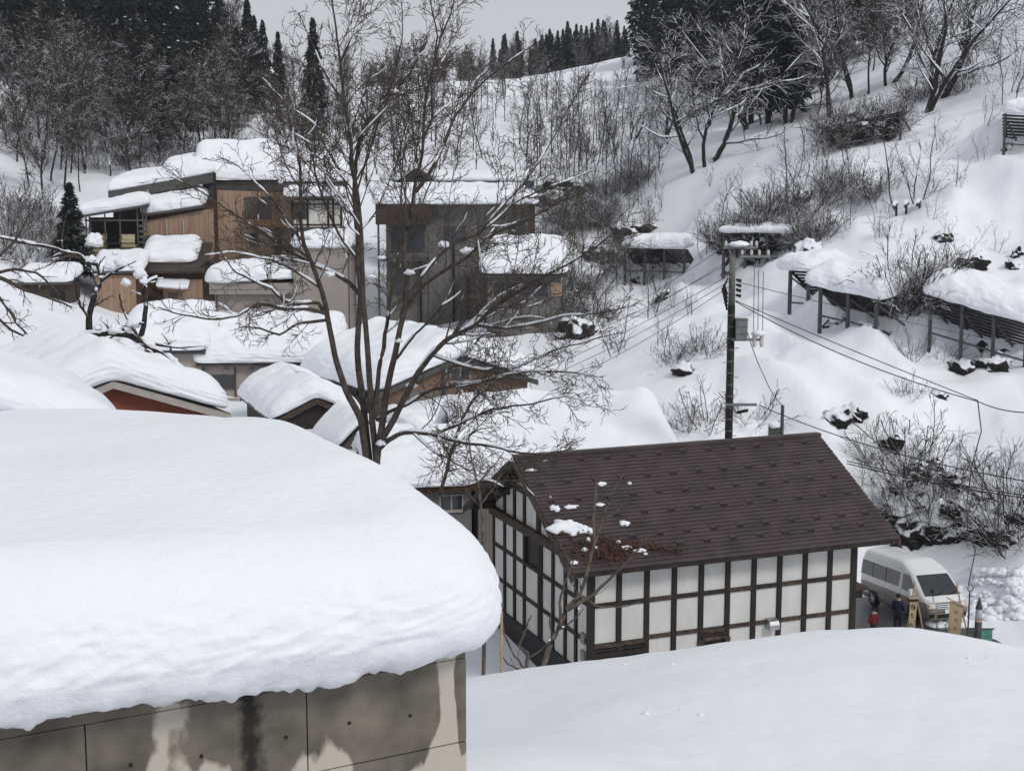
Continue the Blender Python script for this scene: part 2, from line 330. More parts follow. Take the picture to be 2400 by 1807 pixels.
# ---------------------------------------------------------------- snow lying on things
def rrect(hx, hy, r, n):                        # points round a rounded rectangle, n per quarter
    r = min(r, hx*.999, hy*.999); p = []
    for q, (sx, sy) in enumerate(((1, 1), (-1, 1), (-1, -1), (1, -1))):
        cx, cy = sx*(hx-r), sy*(hy-r)
        a = np.linspace(q*math.pi/2, (q+1)*math.pi/2, n)
        p += [(cx+r*math.cos(t), cy+r*math.sin(t)) for t in a]
    out = []                                    # even spacing round the loop
    p = np.array(p+[p[0]]); L = np.concatenate([[0], np.cumsum(np.linalg.norm(np.diff(p, axis=0), axis=1))])
    return p, L
def snow_slab(name, mat_, parent, cx, cy, hx, hy, base, T, r=.6, lip=.25, und=.2, N=160, K=26, amp=.05, fr=1.2, seed=0.0, sag=0.0, inner=None, edge=None, dome=0.0, Rr=None, lay=1.0):
    """A pillow of snow on a roof. base(x, y) gives the roof height; T thickness, lip the roll at the rim."""
    Rr = Rr or min(T*.95, hx*.9, hy*.9)
    prof = []                                   # (inset, height above base)
    for a in np.linspace(-math.pi/2, 0, 7): prof.append((lip*(1-math.cos(a)) if a > -1.5 else lip*1.3, und*math.sin(a)+und))
    for a in np.linspace(0, math.pi/2, K)[1:]: prof.append((Rr*(1-math.cos(a)), und+(T-und)*math.sin(a)**.9))
    m = min(hx, hy)
    for d in np.linspace(Rr, m*.985, max(6, inner or K//2))[1:]: prof.append((d, T))
    V = []
    for d, h in prof:
        ax, ay = max(hx-d, .01), max(hy-d, .01)
        p, L = rrect(ax, ay, max(r-d*.5, .02), 14)
        # keep points matched between loops by angle-free fraction of the outer loop
        t = np.linspace(0, 1, N, endpoint=False)*L[-1]
        x = np.interp(t, L, p[:, 0]); y = np.interp(t, L, p[:, 1])
        V.append(np.stack([x, y, np.full(N, h)], -1))
    V = np.array(V); X, Y, H = V[..., 0], V[..., 1], V[..., 2]
    wx = X+cx; wy = Y+cy
    if dome: H = H+dome*(1-(X/hx)**2)*(1-(Y/hy)**2)*np.clip(H/T, 0, 1)
    nz = fbm(wx*fr+seed, wy*fr-seed*1.7, H*fr+seed, 3)
    ang = np.arctan2(Y/hy, X/hx); out = np.clip(1-H/T, 0, 1)*.9+.1
    V[..., 0] = wx+np.cos(ang)*nz*amp*2*out; V[..., 1] = wy+np.sin(ang)*nz*amp*2*out
    zb = base(V[..., 0], V[..., 1]); big = noise3(wx*.35+seed, wy*.35, seed)+.7*noise3(wx*.8+seed, wy*.8, seed+3)
    rip = noise3((wx+wy)*1.1+seed, H*7+wx*.3, seed)*np.clip(1-(H/T)**2, 0, 1)*min(.12, T*.1)*lay   # layers in the cut edge
    V[..., 0] += np.cos(ang)*rip; V[..., 1] += np.sin(ang)*rip
    V[..., 2] = zb+H*(1+.27*big*lay)+nz*amp-sag*out
    if edge: V = edge(V)
    V = np.concatenate([V, np.repeat(V[-1].mean(0)[None, None], N, 1)], 0)
    V = np.concatenate([np.repeat(V[0].mean(0)[None, None], N, 1), V], 0)
    return link(name, gridmesh(name, V, mat_, wrap=True), parent)

# ---------------------------------------------------------------- the concrete block in the foreground
AZB = R(61.6); cf = P(1092, 1545, 12.0)
FB = Frame((cf[0], cf[1], 8.6), AZB); BT = cf[2]-8.6+.02
blk = thing('concrete_block', 'stained concrete block building buried under a thick rounded snow cap', 'building', FB.o, FB.rz)
def concretemat():
    m = mat('concrete', (.165, .145, .117), .85, .25, 2.5, .25, 45); t = m.node_tree; b = t.nodes['Principled BSDF']
    tc = t.nodes.new('ShaderNodeTexCoord'); mp = t.nodes.new('ShaderNodeMapping'); mp.inputs['Scale'].default_value = (1, 1, .55)
    t.links.new(tc.outputs['Object'], mp.inputs[0])
    n = t.nodes.new('ShaderNodeTexNoise'); n.inputs['Scale'].default_value = 1.35; n.inputs['Detail'].default_value = 7; n.inputs['Roughness'].default_value = .45
    t.links.new(mp.outputs[0], n.inputs['Vector'])
    sp = t.nodes.new('ShaderNodeSeparateXYZ'); t.links.new(tc.outputs['Object'], sp.inputs[0])
    # dry pale patches low on the wall, damp under the snow
    zr = t.nodes.new('ShaderNodeMapRange'); zr.inputs[1].default_value = BT-.25; zr.inputs[2].default_value = BT-1.0; zr.inputs[3].default_value = -.09; zr.inputs[4].default_value = .105
    t.links.new(sp.outputs['Z'], zr.inputs[0])
    xr = t.nodes.new('ShaderNodeMapRange'); xr.inputs[1].default_value = -.42; xr.inputs[2].default_value = -.25; xr.inputs[3].default_value = 0; xr.inputs[4].default_value = .2
    t.links.new(sp.outputs['X'], xr.inputs[0])
    xe = t.nodes.new('ShaderNodeMapRange'); xe.inputs[1].default_value = -.13; xe.inputs[2].default_value = -.05; xe.inputs[3].default_value = 0; xe.inputs[4].default_value = -.22
    t.links.new(sp.outputs['X'], xe.inputs[0])
    s = n.outputs[0]
    for q in (zr, xr, xe):
        a = t.nodes.new('ShaderNodeMath'); a.operation = 'ADD'; t.links.new(s, a.inputs[0]); t.links.new(q.outputs[0], a.inputs[1]); s = a.outputs[0]
    c = t.nodes.new('ShaderNodeMapRange'); c.inputs[1].default_value = .535; c.inputs[2].default_value = .565; t.links.new(s, c.inputs[0])
    mm = t.nodes.new('ShaderNodeMix'); mm.data_type = 'RGBA'; mm.inputs[7].default_value = (.47, .425, .365, 1)
    t.links.new(c.outputs[0], mm.inputs[0]); old = b.inputs['Base Color'].links[0].from_socket; t.links.new(old, mm.inputs[6])
    # black water run below the overflow
    n2 = t.nodes.new('ShaderNodeTexNoise'); n2.inputs['Scale'].default_value = 11; n2.inputs['Detail'].default_value = 8; t.links.new(tc.outputs['Object'], n2.inputs['Vector'])
    ds = t.nodes.new('ShaderNodeMath'); ds.operation = 'ADD'; ds.inputs[1].default_value = 1.99; t.links.new(sp.outputs['X'], ds.inputs[0])
    ab = t.nodes.new('ShaderNodeMath'); ab.operation = 'ABSOLUTE'; t.links.new(ds.outputs[0], ab.inputs[0])
    ma = t.nodes.new('ShaderNodeMath'); ma.operation = 'MULTIPLY_ADD'; ma.inputs[1].default_value = .22; ma.inputs[2].default_value = -.03; t.links.new(n2.outputs[0], ma.inputs[0])
    sb_ = t.nodes.new('ShaderNodeMath'); sb_.operation = 'SUBTRACT'; t.links.new(ma.outputs[0], sb_.inputs[0]); t.links.new(ab.outputs[0], sb_.inputs[1]); lt = t.nodes.new('ShaderNodeMapRange'); lt.inputs[1].default_value = -.05; lt.inputs[2].default_value = .05; lt.inputs[4].default_value = .92; t.links.new(sb_.outputs[0], lt.inputs[0])
    m2 = t.nodes.new('ShaderNodeMix'); m2.data_type = 'RGBA'; m2.inputs[7].default_value = (.012, .011, .01, 1)
    t.links.new(lt.outputs[0], m2.inputs[0]); t.links.new(mm.outputs[2], m2.inputs[6]); t.links.new(m2.outputs[2], b.inputs['Base Color'])
    return m
M['concrete'] = concretemat()
XJ = [-8.2, -6.4, -4.62, -3.32, -1.50, 0.0]; ZJ = [0, BT-2.5, BT-1.62, BT-.78, BT]
M['concrete_core'] = mat('concrete_core', (.07, .065, .055), .9)
MB().box(-8.2, -.02, .04, 8.6, 0, BT-.03).build('wall', M['concrete_core'], blk)
for i in range(len(XJ)-1):
    for j in range(len(ZJ)-1):
        b_ = MB(); g_ = .006
        b_.box(XJ[i]+g_, XJ[i+1]-(g_ if i < len(XJ)-2 else 0), 0, .05, ZJ[j]+g_, ZJ[j+1]-g_); b_.build('panel', M['concrete'], blk)
MB().box(-.03, 0, .055, 8.6, 0, BT-.01).build('panel', M['concrete'], blk)
hole = MB().lathe([(.0, 0), (.017, 0), (.017, .004), (.0, .004)], 10).mesh('tie_hole', M['black'])
for j, z in enumerate((BT-1.28, BT-.42, BT-2.0)):
    for k in range(10):
        x = -.55-.62*k+.05*((k*7+j*3) % 3)
        o = link('tie_hole', hole, blk, (x, -.001, z+.02*((k*5) % 3-1))); o.rotation_euler = (R(90), 0, 0)
MB().box(-8.25, -.004, .004, 8.63, BT, BT+.1).build('roof', M['concrete'], blk)
def cap_edge(V):                                # wind ripples on the roll, ragged underside
    x, y, z = V[..., 0], V[..., 1], V[..., 2]
    h = z-BT; roll = np.clip((1.12-h)/.5, 0, 1)*np.clip((h+.05)/.15, 0, 1)
    wv = .6*noise3(x*1.3, h*1.5, y); sa = h+.8*np.maximum(y+.3, 0)+.5*np.maximum(-x, 0)*0
    q = 1-2.4*np.abs(noise3(x*2.3+sa*1.8+wv, sa*8.5-x*1.3, x*.2))                 # slanting scales
    q2 = noise3(x*6.5+sa*3, sa*17-x*2.6, y*3)*.8+noise3(x*17, h*26, y*15)*.4
    dx = np.clip((x+.9)/1.3, 0, 1); front = 1-dx
    nrm = np.stack([dx, -front, np.zeros_like(dx)+.35], -1)
    V = V+nrm*((q*.022+q2*.017)*roll)[..., None]
    rag = np.clip((.22-h)/.2, 0, 1)
    V[..., 2] += rag*(noise3(x*2.2, y*2.2, 1.0)*.13+noise3(x*7, y*7, 2.0)*.10+noise3(x*17, y*17, 2.0)*.04+.04+.07*np.clip(-(x+1.5), 0, 3))
    low = np.clip((.45-h)/.25, 0, 1)*np.clip((h-.05)/.1, 0, 1)      # the lower band was cut back by thaw
    V[..., 1] += low*.07*(1+noise3(x*1.5, h*5, 4.0))*front
    V[..., 2] += .26*np.clip((x+3.4)/3.2, 0, 1)*np.clip(y/1.8, 0, 1)*np.clip(h/.7, 0, 1)
    V[..., 2] -= .125*np.clip(y-4.4, 0, 9)*np.clip((x+2.5)/2.7, 0, 1)**1.5*np.clip(h/.6, 0, 1)
    V[..., 2] += (.055*np.clip(-x-1, 0, 9)-.03*np.clip(y-5, 0, 9))*np.clip((h-.1)/.9, 0, 1)
    V[..., 2] += .028*noise3(x*.9, y*.9, 2.2)*np.clip(h, 0, 1)
    return V
snow_slab('snow_cap', M['snow_cap'], blk, -4.1+.09, 4.15, 4.1+.38, 4.65, lambda x, y: BT+.03+0*x, 1.22, r=.95, lip=.36, und=.34, N=1250, K=90, amp=.015, fr=.8, inner=40, edge=cap_edge, dome=.06, Rr=.9, lay=.12)
# ---------------------------------------------------------------- half-timbered storehouse
c0 = P(1385, 1400, 44.0)
FH = Frame((c0[0], c0[1], .25), R(68.6)); L = 10.17; WD = 8.96; ZB = FH.o[2]
ht = thing('half_timbered_house', 'half-timbered white house with bare brown slate roof and dark posts', 'house', FH.o, FH.rz)
EZ = 4.93-ZB; RZ = 7.78-ZB; OV = .70; SL = (RZ-EZ)/(WD/2+OV)
def roofz(y): return EZ+SL*(min(y, WD-y)+OV)
ZU, ZL, ZS = 3.55-ZB, 2.28-ZB, 1.25-ZB
MB().box(.12, L-.02, .12, WD-.02, -1, roofz(0)-.15).build('wall', M['plaster'], ht)
poly = [(.12, roofz(.12)-.3), (WD-.12, roofz(.12)-.3), (WD/2, roofz(WD/2)-.22)]
MB().prism(poly, 'x', .12, L-.1).build('gable_wall', M['plaster'], ht)
MB().box(-.06, L+.06, -.06, WD, -1.2, ZS-.1).build('foundation', M['black'], ht)
bay = L/10; PW = .085
pm = MB().box(-PW, PW, -.035, .14, 0, 1).mesh('post', M['dark_timber'])
tops = roofz(0)-.16
for i in range(11):
    o = link('post', pm, ht, (min(max(i*bay, .02), L-.03), 0, -.2)); o.scale = (1.35 if i in (0, 10) else 1, 1, tops+.2)
def beam(x0, x1, z, h, m, y0=-.02): return MB().box(x0, x1, y0, .13, z-h/2, z+h/2).build('beam', M[m], ht)
for i in range(10):
    a, b = i*bay+PW+.005, (i+1)*bay-PW-.005
    if i == 0: a += .04
    if i == 9: b -= .04
    beam(a, b, ZU, .14, 'worn_timber' if i in (2, 5, 7, 9) else 'dark_timber')
    if i > 1: beam(a, b, ZL-(.06 if i == 4 else 0), .13, 'worn_timber')
    for z0, z1 in ((ZU+.075, tops), (ZL+.07 if i > 1 else ZL-.02, ZU-.075), (ZS, ZL-.07)):
        if z0 == ZS and i in (0, 1, 4): continue
        MB().box(a+.004, b-.004, .035, .125, z0+.004, z1-.004).build('plaster_panel', M['plaster'], ht)
for k, (z, h, m, y0) in enumerate(((ZL-.10, .12, 'worn_timber', -.05), (ZL-.26, .10, 'dark_timber', 0), (ZL-.42, .16, 'dark_timber', -.03), (ZL-.62, .14, 'black', .0), (ZL-.86, .2, 'dark_timber', -.05), (ZL-1.2, .3, 'dark_timber', -.03))):
    MB().box(.13, 2*bay-.09, y0, .12, z-h/2, z+h/2).build('board', M[m], ht)
# low window with weathered boards
win = MB().box(4*bay+.1, 5*bay-.1, .06, .125, ZS, ZL-.15).build('window', M['black'], ht)
for z, h, m in ((ZL-.18, .08, 'dark_timber'), (ZL-.32, .13, 'worn_timber'), (ZL-.84, .13, 'worn_timber')):
    MB().box(4*bay+.06, 5*bay-.06, -.06, .055, z-h/2, z+h/2).build('board', M[m], win)
MB().box(4.5*bay-.03, 4.5*bay+.03, 0, .05, ZL-.77, ZL-.4).build('mullion', M['dark_timber'], win)
for s in (4*bay+.0, 5*bay+.0): MB().box(s-.1, s+.1, -.09, -.04, ZL-.5, ZL-.32).build('bracket', M['worn_timber'], win)
# steel vent hood
vx = 7*bay-.34
pr = [(-.30, .0), (-.30, .17), (-.24, .29), (-.10, .35), (.03, .35), (.03, 0)]
MB().prism([(y, ZL-.22+z) for y, z in pr], 'x', vx-.17, vx+.2).build('vent_hood', M['steel'], ht)
# gable wall facing the concrete block
ys = [0]+[along(FH.w(0, 0, 3), FH.d2, px) for px in (1350, 1325, 1296, 1264, 1229, 1206, 1183, 1157)]
ys[-1] = WD
TB = 4.85-ZB; UB = 6.2-ZB
def clip(poly, f):                              # keep the part where f >= 0
    out = []
    for i in range(len(poly)):
        p, q = poly[i], poly[(i+1) % len(poly)]; a, b = f(p), f(q)
        if a >= 0: out.append(p)
        if a*b < 0: t = a/(a-b); out.append((p[0]+(q[0]-p[0])*t, p[1]+(q[1]-p[1])*t))
    return out
under = lambda p: roofz(p[0])-.24-p[1]
for k, y in enumerate(ys):
    o = MB(); w = .085 if k else .1
    hi = roofz(min(max(y, .1), WD-.1))-.2
    o.box(-.04, .13, y-w if k else -.03, y+w if k < len(ys)-1 else y+.04, -.2, hi)
    o.build('post', M['dark_timber'], ht)
o = MB().box(-.045, .12, ys[4]-.27, ys[4]-.17, -.2, TB-.15).build('post', M['dark_timber'], ht)
for k in range(len(ys)-1):
    a, b = ys[k]+.09, ys[k+1]-.09
    for z0, z1 in ((ZS-.9, ZL-.07), (ZL+.07, ZU-.07), (ZU+.07, TB-.16), (TB+.16, UB-.08), (UB+.08, RZ)):
        pl = clip([(a, z0), (b, z0), (b, z1), (a, z1)], under)
        if len(pl) < 3: continue
        dark = (k == 4 and abs(z0-(ZU+.07)) < .01)
        if dark:
            MB().prism(pl, 'x', .07, .115).build('opening', M['black'], ht); continue
        MB().prism(pl, 'x', .03, .118).build('plaster_panel', M['plaster'], ht)
    for z, h in ((ZU, .14), (ZL, .14)):
        MB().box(-.02, .12, a, b, z-h/2, z+h/2).build('beam', M['dark_timber'], ht)
MB().box(-.16, .1, -.1, WD+.1, TB-.15, TB+.15).build('tie_beam', M['worn_timber'], ht)
d_ = (UB+.24-EZ)/SL-OV
MB().box(-.1, .1, d_+.1, WD-d_-.1, UB-.07, UB+.07).build('collar_beam', M['dark_timber'], ht)
MB().box(-.05, .12, WD/2-.1, WD/2+.1, TB+.15, RZ-.4).build('king_post', M['dark_timber'], ht)
# two small arched niches near the corner
for z in (1.75, 2.35):
    MB().box(-.05, .03, .42, .72, z-ZB-.2, z-ZB+.15).build('niche', M['grey_metal'], ht)
# roof: bare slate in narrow courses, one object per course
X0, X1 = -.95, L+1.35
ang = math.atan(SL); SLN = (WD/2+OV)/math.cos(ang)
roof = MB()
for sgn in (1, -1):
    pass
rp = [(-OV, EZ-.16), (WD/2, RZ-.16), (WD+OV, EZ-.16), (WD+OV, EZ-.04), (WD/2, RZ-.04), (-OV, EZ-.04)]
roof = MB().prism(rp, 'x', X0+.03, X1-.03).build('roof', M['dark_timber'], ht)
NC = 32; cw = SLN/NC
for side in (0, 1):
    for k in range(NC if side == 0 else 8):
        w = cw if side == 0 else SLN/8
        s0, s1 = k*w, (k+1)*w+.02
        def pt(s, n):
            y = -OV+s*math.cos(ang)-n*math.sin(ang); z = EZ+s*math.sin(ang)+n*math.cos(ang)
            return (y if side == 0 else WD-y, z)
        a = pt(s0, .035); b = pt(s1, .008); c = pt(s1, -.03); d = pt(s0, -.012)
        jit = .012*math.sin(k*2.7)
        pl = [a, b, c, d] if side == 0 else [d, c, b, a]
        MB().prism(pl, 'x', X0+jit, X1+jit*.7).build('slate_course', M['slate'], roof)
MB().box(X0-.02, X1+.02, WD/2-.16, WD/2+.16, RZ-.06, RZ+.05).build('ridge_cap', M['slate'], roof)
for xx in (X0-.03, X1-.03):
    for side in (0, 1):
        pl = [(-OV-.02, EZ-.27), (WD/2, RZ-.27), (WD/2, RZ-.03), (-OV-.02, EZ-.03)]
        if side: pl = [(WD-y, z) for y, z in pl][::-1]
        MB().prism(pl, 'x', xx-.03, xx+.05).build('barge_board', M['worn_timber'], roof)
for k in range(24):                             # course ends along the far left verge
    y = WD/2+.2+k*(WD/2+OV-.3)/24; z = roofz(y) if y < WD else EZ-SL*(y-WD-OV)
    MB().box(X0-.075, X0-.055, y, y+.09, EZ+SL*(WD+OV-y)-.26, EZ+SL*(WD+OV-y)-.04).build('batten', M['dark_timber'], roof)
for y in (.1, 1.6, 3.0, WD/2, WD-3.0, WD-1.6, WD-.1):
    MB().box(X0+.05, .1, y-.07, y+.07, roofz(y)-.42, roofz(y)-.18).build('purlin', M['dark_timber'], roof)
gd = MB(); gd.box(-.12, .12, -.02, .0, 0, .06); gd.box(-.09, -.05, -.08, -.021, .0, .03); gd.box(.05, .09, -.08, -.021, .0, .03); gd.box(-.12, .12, .001, .2, 0, .01)
gme = gd.mesh('snow_guard', M['slate'])
rows = [(SLN-1*.62, 0), (SLN-1.62, .1), (SLN-2.62, .15), (SLN-3.58, .2), (SLN-4.55, .3), (SLN-5.1, .78)]
for s, off in rows:
    s = round(s/cw)*cw+.09
    for k in range(12):
        x = X0+.35+off+k*1.02
        if x > X1-.15: continue
        o = link('snow_guard', gme, roof, (x, -OV+s*math.cos(ang)-.03*math.sin(ang), EZ+s*math.sin(ang)+.03*math.cos(ang)))
        o.rotation_euler = (ang, 0, 0); o.scale = (1+.1*random.uniform(-1, 1), 1, 1)
def roofpoint(px, py):                          # local point on the near slope under a pixel
    d = dirp(px, py); n = -math.sin(ang)*FH.d2+np.array([0, 0, math.cos(ang)]); q = FH.w(0, -OV, EZ)
    t = ((q-np.array([0, 0, CZ]))@n)/(d@n); return FH.l(d*t+np.array([0, 0, CZ]))
nrm = Vector((0, -math.sin(ang), math.cos(ang)))
def lump(px, py, r, sx=1.0, h=.12):
    p = roofpoint(px, py); n = 22; V = []
    for i in range(9):
        f = i/8*math.pi*.55; rr = r*math.sin(min(f, math.pi/2))*(1 if f < math.pi/2 else .92); z = h*max(math.cos(f), -.05)
        V.append([(rr*sx*math.cos(a)*(1+.9*noise3(px*.1+1.6*math.cos(a), 1.6*math.sin(a), py*.1)+.4*noise3(px*.1+4*math.cos(a), 4*math.sin(a), py*.1)), rr*math.sin(a)*(1+.9*noise3(px*.1+1.6*math.cos(a), 1.6*math.sin(a), py*.2)+.4*noise3(px*.1+4*math.cos(a), 4*math.sin(a), py*.1)), z*(1+.3*noise3(a, f, px*.3))) for a in np.arange(n)*2*math.pi/n])
    o = link('snow_patch', gridmesh('snow_patch', np.array(V, float), M['snow_cap'], wrap=True), roof, p+np.array(nrm)*.03)
    o.rotation_euler = (ang, 0, 0)
for a in ((1325,1237,.3,1.7,.2),(1345,1240,.25,1.3,.16),(1367,1243,.17,1.9,.12),(1340,1252,.13,1,.1),(1384,1250,.12,1,.1),(1300,1194,.13,1.4,.12),(1337,1190,.09,2.6,.07),
          (1410,1136,.09,1.8,.08),(1475,1135,.06,1.4,.07),(1406,1185,.08,2,.07),(1462,1229,.13,1.4,.1),(1243,1104,.07,2.4,.06),(1465,1286,.1,2.4,.08),(1500,1292,.08,2.6,.08),(1395,1286,.08,1.4,.07),(1370,1290,.08,1.4,.08),(1345,1320,.08,1.5,.06),(1377,1267,.07,1,.12),(1290,1167,.04,1,.05),(1512,1300,.06,1,.06),(1448,1272,.07,1.4,.06)):
    lump(*a)
lv = []; lf = []
for k in range(1700):
    u = random.gauss(0, 1); v = random.gauss(0, 1)
    px = 1418+u*38; py = 1291+v*13+(px-1418)*.03
    if random.random() < .22: px = random.uniform(1460, 1600); py = 1278+(px-1460)*.13+random.gauss(0, 4)
    if random.random() < .12: px = random.uniform(1290, 1400); py = 1245+random.gauss(0, 6)
    p = roofpoint(px, py)
    if p[0] < X0+.1: continue
    p = p+np.array(nrm)*random.uniform(.03, .13)
    a = random.uniform(0, 6.28); s = random.uniform(.03, .065)
    t1 = np.array([math.cos(a), math.sin(a)*math.cos(ang), math.sin(a)*math.sin(ang)+random.uniform(-.6, .6)]); t2 = np.array([-math.sin(a), math.cos(a)*.8, random.uniform(-.4, .8)])
    o = len(lv); lv += [p-t1*s, p+t2*s*.6, p+t1*s, p-t2*s*.6]; lf.append((o, o+1, o+2, o+3))
tag(link('leaf_litter', rawmesh('leaf_litter', np.array(lv), np.array(lf), M['leaf'], False), ht), kind='stuff')
# ---------------------------------------------------------------- village houses
M['taupe'] = mat('taupe_render', (.30, .265, .24), .85, .05, .7, .1, 40)
M['beige'] = mat('beige_render', (.36, .31, .28), .85, .05, .6, .1, 40)
M['grey_siding'] = ribbed('grey_siding', (.20, .175, .155), .16, 'X')
M['dark_siding'] = ribbed('dark_siding', (.145, .136, .130), .30, 'X', var=.07, lines=.18, depth=.4)
M['brown_clad'] = ribbed('brown_clad', (.05, .033, .027), .22, 'Z', var=.2)
M['brown_roof'] = ribbed('brown_roof_metal', (.055, .04, .034), .3, 'X', var=.2)
M['plank'] = mat('plank', (.34, .235, .165), .8, .09, 2.2, .3, 30, stretch=(4, 4, .4))
M['plank_b'] = mat('plank_b', (.315, .21, .145), .8, .1, 2.2, .3, 30, stretch=(4, 4, .4))
M['plank_gap'] = mat('plank_gap', (.06, .03, .018), .9, .2)
M['orange'] = mat('orange_render', (.20, .06, .033), .85, .1, .8, .1, 40)
M['fascia'] = mat('fascia', (.075, .07, .068), .6, .15, 3)
M['pale_trim'] = mat('pale_trim', (.36, .33, .30), .7, .08, 3)
M['cream'] = mat('cream', (.56, .50, .32), .7, .1, 3)
M['white_paint'] = mat('white_paint', (.70, .69, .65), .6, .05, 3)
M['blue_metal'] = ribbed('blue_metal', (.12, .17, .22), .25, 'X')
M['blue_paint'] = mat('blue_paint', (.04, .09, .20), .5, .15, 4)
M['grey_wood'] = mat('grey_wood', (.11, .098, .088), .9, .3, 4, .4, 40, stretch=(5, 5, .5))
M['tan_roof'] = ribbed('tan_roof', (.30, .17, .085), .12, 'X')
def brickmat():
    m = mat('brick_tile', (.2, .115, .075), .85, .2, 4); t = m.node_tree; b = t.nodes['Principled BSDF']
    tc = t.nodes.new('ShaderNodeTexCoord'); sp = t.nodes.new('ShaderNodeSeparateXYZ'); t.links.new(tc.outputs['Object'], sp.inputs[0])
    cb = t.nodes.new('ShaderNodeCombineXYZ'); ad = t.nodes.new('ShaderNodeMath'); t.links.new(sp.outputs['X'], ad.inputs[0]); t.links.new(sp.outputs['Y'], ad.inputs[1])
    t.links.new(ad.outputs[0], cb.inputs[0]); t.links.new(sp.outputs['Z'], cb.inputs[1])
    k = t.nodes.new('ShaderNodeTexBrick'); k.inputs['Scale'].default_value = 1.0; k.inputs['Brick Width'].default_value = .24; k.inputs['Row Height'].default_value = .09; k.inputs['Mortar Size'].default_value = .012
    k.inputs['Color1'].default_value = (.25, .14, .09, 1); k.inputs['Color2'].default_value = (.15, .09, .065, 1); k.inputs['Mortar'].default_value = (.13, .11, .1, 1)
    t.links.new(cb.outputs[0], k.inputs['Vector']); t.links.new(k.outputs['Color'], b.inputs['Base Color'])
    bp = t.nodes.new('ShaderNodeBump'); bp.inputs['Strength'].default_value = .5; bp.inputs['Distance'].default_value = .02; bp.invert = True
    t.links.new(k.outputs['Fac'], bp.inputs['Height']); t.links.new(bp.outputs[0], b.inputs['Normal']); return m
M['brick'] = brickmat()

